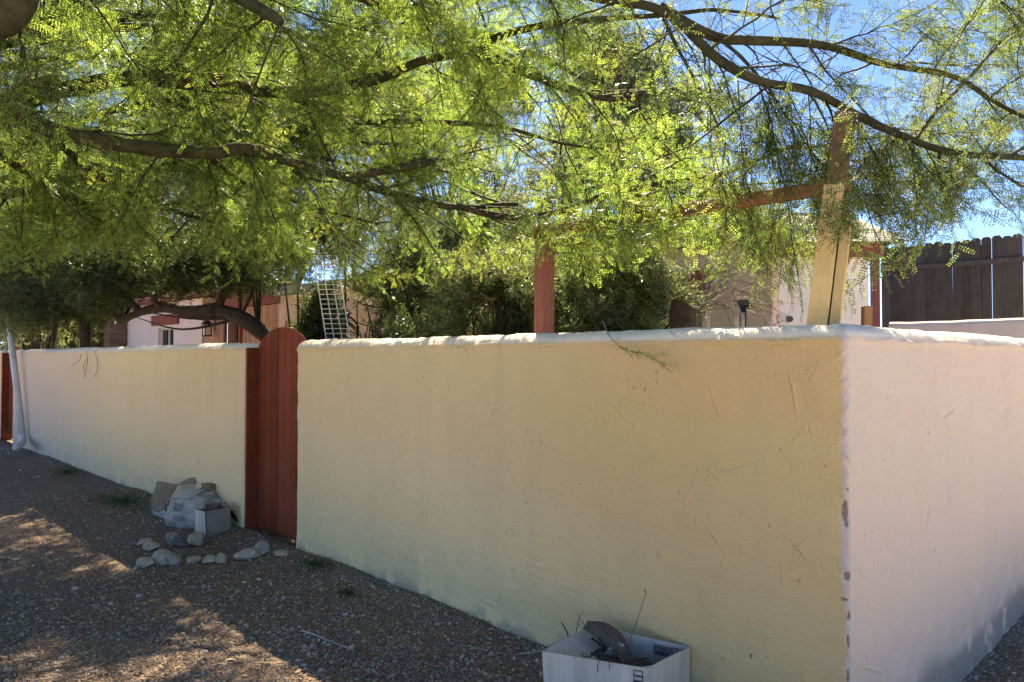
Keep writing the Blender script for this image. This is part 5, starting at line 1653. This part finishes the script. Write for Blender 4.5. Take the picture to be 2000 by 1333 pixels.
for q_ in ([(-100, 330, 5.5), (100, 250, 6.4), (350, 195, 7.0), (600, 215, 7.6), (850, 250, 8.0)],
           [(-50, 100, 5.5), (200, 55, 6.2), (450, 65, 6.8), (700, 110, 7.4), (950, 165, 7.8)],
           [(0, 380, 6.0), (200, 345, 6.8), (420, 330, 7.4), (650, 355, 8.0)],
           [(500, -60, 5.4), (750, 0, 5.9), (1000, 90, 6.4), (1200, 180, 6.8)],
           [(-150, 180, 5.5), (60, 120, 6.6), (300, 110, 7.6), (520, 130, 8.2)],
           [(-150, 420, 5.5), (20, 410, 6.5), (180, 415, 7.6)],
           [(300, 330, 7.5), (520, 300, 8.2), (720, 280, 8.8), (900, 290, 9.2)],
           [(350, 200, 7.0), (560, 260, 8.6), (760, 200, 9.4)],
           [(250, 190, 7.6), (470, 190, 9.0), (640, 210, 8.4), (800, 230, 7.8)],
           [(300, 120, 8.0), (520, 110, 9.3), (680, 110, 9.2), (850, 120, 8.6)],
           [(300, 280, 8.0), (450, 280, 8.2), (580, 300, 7.6), (740, 330, 7.0)],
           [(200, 240, 8.0), (380, 240, 9.6), (560, 160, 8.8), (700, 170, 8.2)],
           [(50, -80, 5.5), (300, -50, 6.5), (600, -30, 7.2), (800, 20, 7.6)]):
    limbs.append((PX(q_), 0.045, 0.012))
nvis = len(limbs)
# limbs outside the picture: over and behind the camera, and away to the left
for az_, L_, up_ in ((-95, 3.6, 1.7), (-60, 4.2, 1.6), (-35, 4.4, 1.5), (-130, 3.0, 1.9), (170, 3.2, 1.6), (120, 3.4, 1.6), (75, 3.8, 1.8), (-15, 4.6, 2.2), (10, 4.8, 2.5), (35, 4.0, 2.4), (-48, 5.2, 2.3), (-5, 5.6, 2.9)):
    d = np.array([math.cos(R(az_)), math.sin(R(az_)), 0])
    limbs.append(([fork, fork + d * L_ * 0.3 + np.array([0, 0, up_ * 0.75]), fork + d * L_ * 0.65 + np.array([0, 0, up_]), fork + d * L_ + np.array([0, 0, up_ * 1.05])], 0.09, 0.02))

r = np.random.default_rng(77)
wood = MB()
trk = spline([TR + np.array([0.05, 0, -0.1]), TR + np.array([0, 0.05, 0.9]), fork], 0.08)
wood.tube(trk, np.linspace(0.21, 0.15, len(trk)), 12)
leaf_p, leaf_d, leaf_s, leaf_l = [], [], [], []
def twig_along(q, spacing, drop=0.0, out=0.7, sc0=1.0):
    for i in range(len(q) - 1):
        seg = q[i + 1] - q[i]; L = np.linalg.norm(seg)
        n = r.poisson(L / spacing)
        for _ in range(n):
            b = q[i] + seg * r.random()
            d = seg / L * r.uniform(0.4, 1.1) + r.normal(0, out * 0.75, 3); d[2] -= drop + 0.18
            leaf_p.append(b); leaf_d.append(d / np.linalg.norm(d)); leaf_s.append(sc0 * r.uniform(0.7, 1.25)); leaf_l.append(LI[0])
LI = [0]
def bad_region(p):
    """keeps boughs from growing where the photograph shows open view: low over the wall and in the clear sky by the fence"""
    px, py, fw = project(p[None, :])
    if fw[0] < 0.5: return False
    x, y = px[0], py[0]
    lim = np.interp(x, [-400, 0, 250, 420, 560, 700, 900, 1100, 1250, 1350, 1500, 1600, 1720, 1790, 1850, 2000, 2300],
                    [640, 520, 470, 520, 560, 590, 540, 520, 500, 480, 560, 585, 520, 540, 430, 400, 420])
    return y > lim
def near_cam(p): return np.linalg.norm(p - np.array([0, 0, CAMZ])) < 1.35 
for li, (pts, r0, r1) in enumerate(limbs):
    LI[0] = li
    q = spline(pts, 0.06)
    rr = np.linspace(r0, r1, len(q)) * (1 + 0.10 * (vnoise(np.arange(len(q)) * 0.4, li * 7.0 + np.zeros(len(q)), 3) - 0.5) * 2)
    q = q + (np.stack([vnoise(np.arange(len(q)) * 0.25, np.full(len(q), li * 3.0 + k), 8 + k) - 0.5 for k in range(3)], -1)) * 0.018
    wood.tube(q, rr, 9 if r0 > 0.03 else 6)
    arc = np.concatenate([[0], np.cumsum(np.linalg.norm(np.diff(q, axis=0), axis=1))])
    seen = li < nvis
    sp = (0.30 if li < 2 else 0.15 if li in (2, 3) else 0.17 if li < 24 else 0.13) if seen else 0.30
    s = 0.35 if li < 3 else 0.06
    if not seen: s = 0.9
    while s < arc[-1]:
        i = min(len(q) - 2, int(np.searchsorted(arc, s)))
        tg = q[i + 1] - q[i]; tg /= np.linalg.norm(tg)
        d = tg * r.uniform(0.3, 0.9) + r.normal(0, 0.65, 3) * np.array([1, 1, 0.75])
        if seen and li not in (4, 5): d[1] = abs(d[1]) * 1.3 - 0.1
        d /= np.linalg.norm(d)
        L = r.uniform(0.45, 1.25) * (1.0 if seen else 1.25)
        b = q[i].copy(); br = [b]
        dd = d.copy()
        for k in range(7):
            dd = dd + r.normal(0, 0.16, 3) + np.array([0, 0, -0.045]); dd /= np.linalg.norm(dd)
            nb_ = br[-1] + dd * L / 7
            if bad_region(nb_) or near_cam(nb_): break
            br.append(nb_)
        br = np.array(br)
        if len(br) >= 3:
            wood.tube(br, np.linspace(min(0.011, r1 * 0.7), 0.003, len(br)), 4, False)
            twig_along(br, 0.065 if seen else 0.09)
            for j in range(1, len(br) - 1):
                if r.random() < 0.75:
                    d2 = (br[j + 1] - br[j]); d2 /= np.linalg.norm(d2); d2 = d2 * 0.6 + r.normal(0, 0.6, 3); d2 /= np.linalg.norm(d2)
                    t2 = [br[j]]
                    for k in range(4):
                        d2 = d2 + r.normal(0, 0.2, 3) + np.array([0, 0, -0.05]); d2 /= np.linalg.norm(d2)
                        nb_ = t2[-1] + d2 * r.uniform(0.06, 0.13)
                        if bad_region(nb_) or near_cam(nb_): break
                        t2.append(nb_)
                    if len(t2) >= 3:
                        t2 = np.array(t2); wood.tube(t2, np.linspace(0.0035, 0.0015, len(t2)), 3, False)
                        twig_along(t2, 0.075 if seen else 0.11)
        s += sp * r.uniform(0.5, 1.5)
# drooping sprays
LI[0] = -1
NS = [0]
def spray(pts, r0, spacing=0.045, drop=0.2, sub=True):
    q = spline(PX(pts), 0.05); q = q + r.normal(0, 0.004, q.shape)
    wood.tube(q, np.linspace(r0, 0.0015, len(q)), 5, False)
    twig_along(q, spacing, drop, 0.55)
    if sub:
        for j in range(3, len(q) - 1, 5 if sub == 'thin' else 3):
            d2 = (q[j + 1] - q[j]); d2 /= np.linalg.norm(d2); d2 = d2 * 0.5 + r.normal(0, 0.5, 3); d2[2] -= 0.3; d2 /= np.linalg.norm(d2)
            t2 = np.array([q[j] + d2 * 0.055 * k + np.array([0, 0, -0.008 * k * k]) for k in range(4)])
            if any(bad_region(w) for w in t2): continue
            wood.tube(t2, 0.0016, 3, False); twig_along(t2, 0.06, drop, 0.5)
for sp_ in (
    [(1480, 155, 3.9), (1510, 260, 3.85), (1530, 360, 3.8), (1545, 450, 3.8), (1560, 545, 3.8)],
    [(1400, 110, 4.0), (1440, 230, 4.0), (1465, 330, 4.0), (1480, 420, 4.0)],
    [(1580, 180, 3.85), (1625, 270, 3.7), (1650, 350, 3.65), (1690, 400, 3.6), (1720, 470, 3.55), (1780, 540, 3.5)],
    [(1560, 240, 3.8), (1600, 340, 3.75), (1640, 430, 3.7), (1612, 510, 3.7), (1606, 560, 3.7)],
    [(1660, 215, 3.8), (1720, 330, 3.75), (1780, 420, 3.7), (1790, 440, 3.7)],
    [(1760, 265, 3.75), (1830, 350, 3.7), (1890, 400, 3.7)],
    [(1860, 300, 3.7), (1930, 370, 3.65), (1990, 430, 3.6)],
    [(1500, 170, 3.85), (1560, 260, 3.7), (1620, 340, 3.6), (1660, 380, 3.5)],
    [(1150, 186, 5.3), (1200, 260, 5.2), (1215, 330, 5.1), (1250, 420, 5.0), (1255, 470, 5.0)],
    [(480, 294, 5.1), (520, 390, 5.2), (560, 480, 5.3), (600, 560, 5.4)],
    [(580, 318, 5.2), (640, 430, 5.3), (700, 520, 5.4), (790, 545, 5.5)],
    [(400, 299, 5.0), (430, 400, 5.2), (440, 500, 5.4), (500, 560, 5.5)],
    [(760, 378, 5.4), (830, 460, 5.4), (880, 540, 5.4), (905, 560, 5.4)],
    [(890, 405, 5.6), (960, 470, 5.6), (1030, 490, 5.6), (1080, 520, 5.5)],
    [(1100, 410, 5.5), (1110, 470, 5.4), (1085, 530, 5.4)],
    [(230, 280, 4.8), (240, 380, 5.0), (280, 450, 5.2), (330, 500, 5.4)],
    [(1010, 398, 5.0), (1050, 420, 4.4), (1090, 440, 4.4), (1120, 470, 4.4)],
    [(1100, 410, 5.0), (1180, 430, 4.3), (1230, 440, 4.2), (1290, 440, 4.1)],
    [(1200, 376, 5.0), (1240, 400, 4.2), (1280, 410, 4.1)],
    [(1900, -20, 3.6), (1985, 20, 3.5), (1990, 60, 3.5)],
    [(1620, 90, 4.0), (1760, 40, 3.9), (1850, -10, 3.8)],
    [(1750, 130, 4.1), (1830, 60, 4.0), (1900, 60, 4.0), (2020, 60, 4.0)],
):
    spray(sp_, 0.006)
L3q = spline(limbs[2][0], 0.06); L3x, L3y, _ = project(L3q)
for x_ in np.linspace(1395, 1960, 13):
    x0_ = x_ + r.uniform(-12, 12); i_ = int(np.argmin(np.abs(L3x - x0_))); Yd = L3q[i_][1]
    yb = np.interp(x0_, [1390, 1500, 1600, 1700, 1780, 1850, 1960], [440, 500, 490, 450, 480, 400, 390]) * r.uniform(0.78, 1.0)
    dx = r.uniform(-10, 60)
    spray([(L3x[i_], L3y[i_], Yd), (x0_ + dx * 0.3, L3y[i_] * 0.6 + yb * 0.4 - 10, Yd - 0.1), (x0_ + dx * 0.7, L3y[i_] * 0.25 + yb * 0.75, Yd - 0.2 * r.random()), (x0_ + dx + 15, yb, Yd - 0.25 * r.random())], 0.004, 0.085, 0.15, 'thin')
for x_, yt, yb, Yd in ((1655, 225, 345, 3.3),
                       (1150, 390, 465, 4.2), (1220, 380, 450, 4.15), (1290, 370, 430, 4.05), (1400, 345, 420, 3.85)):
    a_ = r.uniform(-15, 15)
    spray([(x_ + a_ - 12, yt - 40, Yd + 0.15), (x_ + a_, yt, Yd), (x_ + a_ + 10, (yt + yb) / 2, Yd - 0.04), (x_ + a_ * 2, yb, Yd - 0.05)], 0.003, 0.055, 0.25, 'thin')
# the two long dark stems dangling in front of the canopy
for pts in ([(545, 50, 4.1), (520, 110, 4.1), (495, 180, 4.1), (480, 225, 4.1), (468, 250, 4.1), (500, 275, 4.1), (560, 300, 4.1), (600, 350, 4.1), (640, 420, 4.15), (680, 470, 4.2)],
            [(545, 50, 4.1), (505, 150, 4.1), (492, 195, 4.1), (505, 245, 4.1), (540, 285, 4.1), (575, 320, 4.12)]):
    q = spline(PX(pts), 0.03); wood.tube(q, np.linspace(0.006, 0.003, len(q)), 6)
leaf_p, leaf_d, leaf_s = np.array(leaf_p), np.array(leaf_d), np.array(leaf_s)
k = keep_sun(leaf_p, r.random(len(leaf_p))) | ((np.array(leaf_l) == -1) & (r.random(len(leaf_p)) < 0.8))
px, py, fw = project(leaf_p + leaf_d * 0.25)
lim = np.interp(px, [-400, 0, 250, 420, 560, 700, 900, 1100, 1250, 1350, 1500, 1600, 1720, 1790, 1850, 2000, 2300],
                [660, 540, 490, 545, 590, 615, 560, 540, 520, 500, 590, 600, 560, 560, 450, 430, 450])
k &= (py < lim) | (fw < 0.5)
inf = (fw > 0.3) & (px > -150) & (px < 2150) & (py > -150)
k &= ~(inf & (np.array(leaf_l) >= nvis) & (r.random(len(k)) < 0.85))
k &= np.linalg.norm(leaf_p - np.array([0, 0, CAMZ]), axis=1) > 1.3
k &= (vnoise3(leaf_p * 2.1, 12) * 0.65 + vnoise3(leaf_p * 5.0, 13) * 0.35 > np.where(px > 1300, 0.36, 0.43)) | (np.array(leaf_l) == -1) | ((leaf_p[:, 1] > 7.4) & (px < 900) & (r.random(len(k)) < 0.7))
leaf_p, leaf_d, leaf_s, leaf_l = leaf_p[k], leaf_d[k], leaf_s[k], np.array(leaf_l)[k]
print('feathery sprigs', len(leaf_p))
wood.build('trunk', M['bark'], tree, True)
old = np.isin(leaf_l, (2, 3)) & (px[k] > 1150) | (px[k] > 1420)  # right-hand leaves that take the darker, silhouette-toned copy
scatter('crown', leaf_p[~old], dir_eulers(leaf_d[~old]), leaf_s[~old], SRC['pv'], tree)
scatter('crown', leaf_p[old], dir_eulers(leaf_d[old]), leaf_s[old], SRC['pv_old'], tree)

# sprig hanging over the wall
q = spline([PN(1178, 640, 0.10) + np.array([0, 0, 0.03]), PN(1190, 656, -0.02), PN(1215, 680, -0.06), PN(1250, 690, -0.09), PN(1278, 703, -0.10), PN(1300, 716, -0.10)], 0.02)
sg = thing('leafy_sprig', 'thin leafy sprig drooping over the top of the corner wall', 'sprig', q[0])
MB().tube(q, np.linspace(0.0035, 0.001, len(q)), 5).build('stem', M['twig'], sg, True)
h = len(q) // 2
pp = np.array([q[i] for i in range(h, len(q) - 1)]); dd = np.array([q[i + 1] - q[i] for i in range(h, len(q) - 1)]) / 0.02 + r.normal(0, 0.25, (len(pp), 3))
scatter('leaves', pp, dir_eulers(dd), np.full(len(pp), 0.28), SRC['pv'], sg)

# bare rootlets hanging over the long wall
for k, (pts, lab) in enumerate((([(158, 690), (156, 703), (148, 710), (138, 715)], 'curled dry tendril hanging over the long wall farthest from the brick pier'),
                 ([(168, 688), (171, 702), (168, 722), (165, 738)], 'straight dry tendril hanging down the long wall'),
                 ([(183, 686), (190, 705), (189, 725), (184, 738)], 'looped dry tendril beside the wall crack'),
                 ([(170, 702), (163, 712), (164, 726)], 'short side tendril on the long wall'))):
    q = spline([PN(a, b, -0.015) for a, b in pts], 0.03)
    q[0] = q[0] + np.array([NI[0] * 0.05, NI[1] * 0.05, 0.03])
    MB().tube(q, 0.0026, 5).solo('dry_tendril', M['cord'], q[-1], lab, 'tendril', 'dry tendrils hanging over the long wall')

for o in bpy.data.objects:
    if '_o' in o: del o['_o']
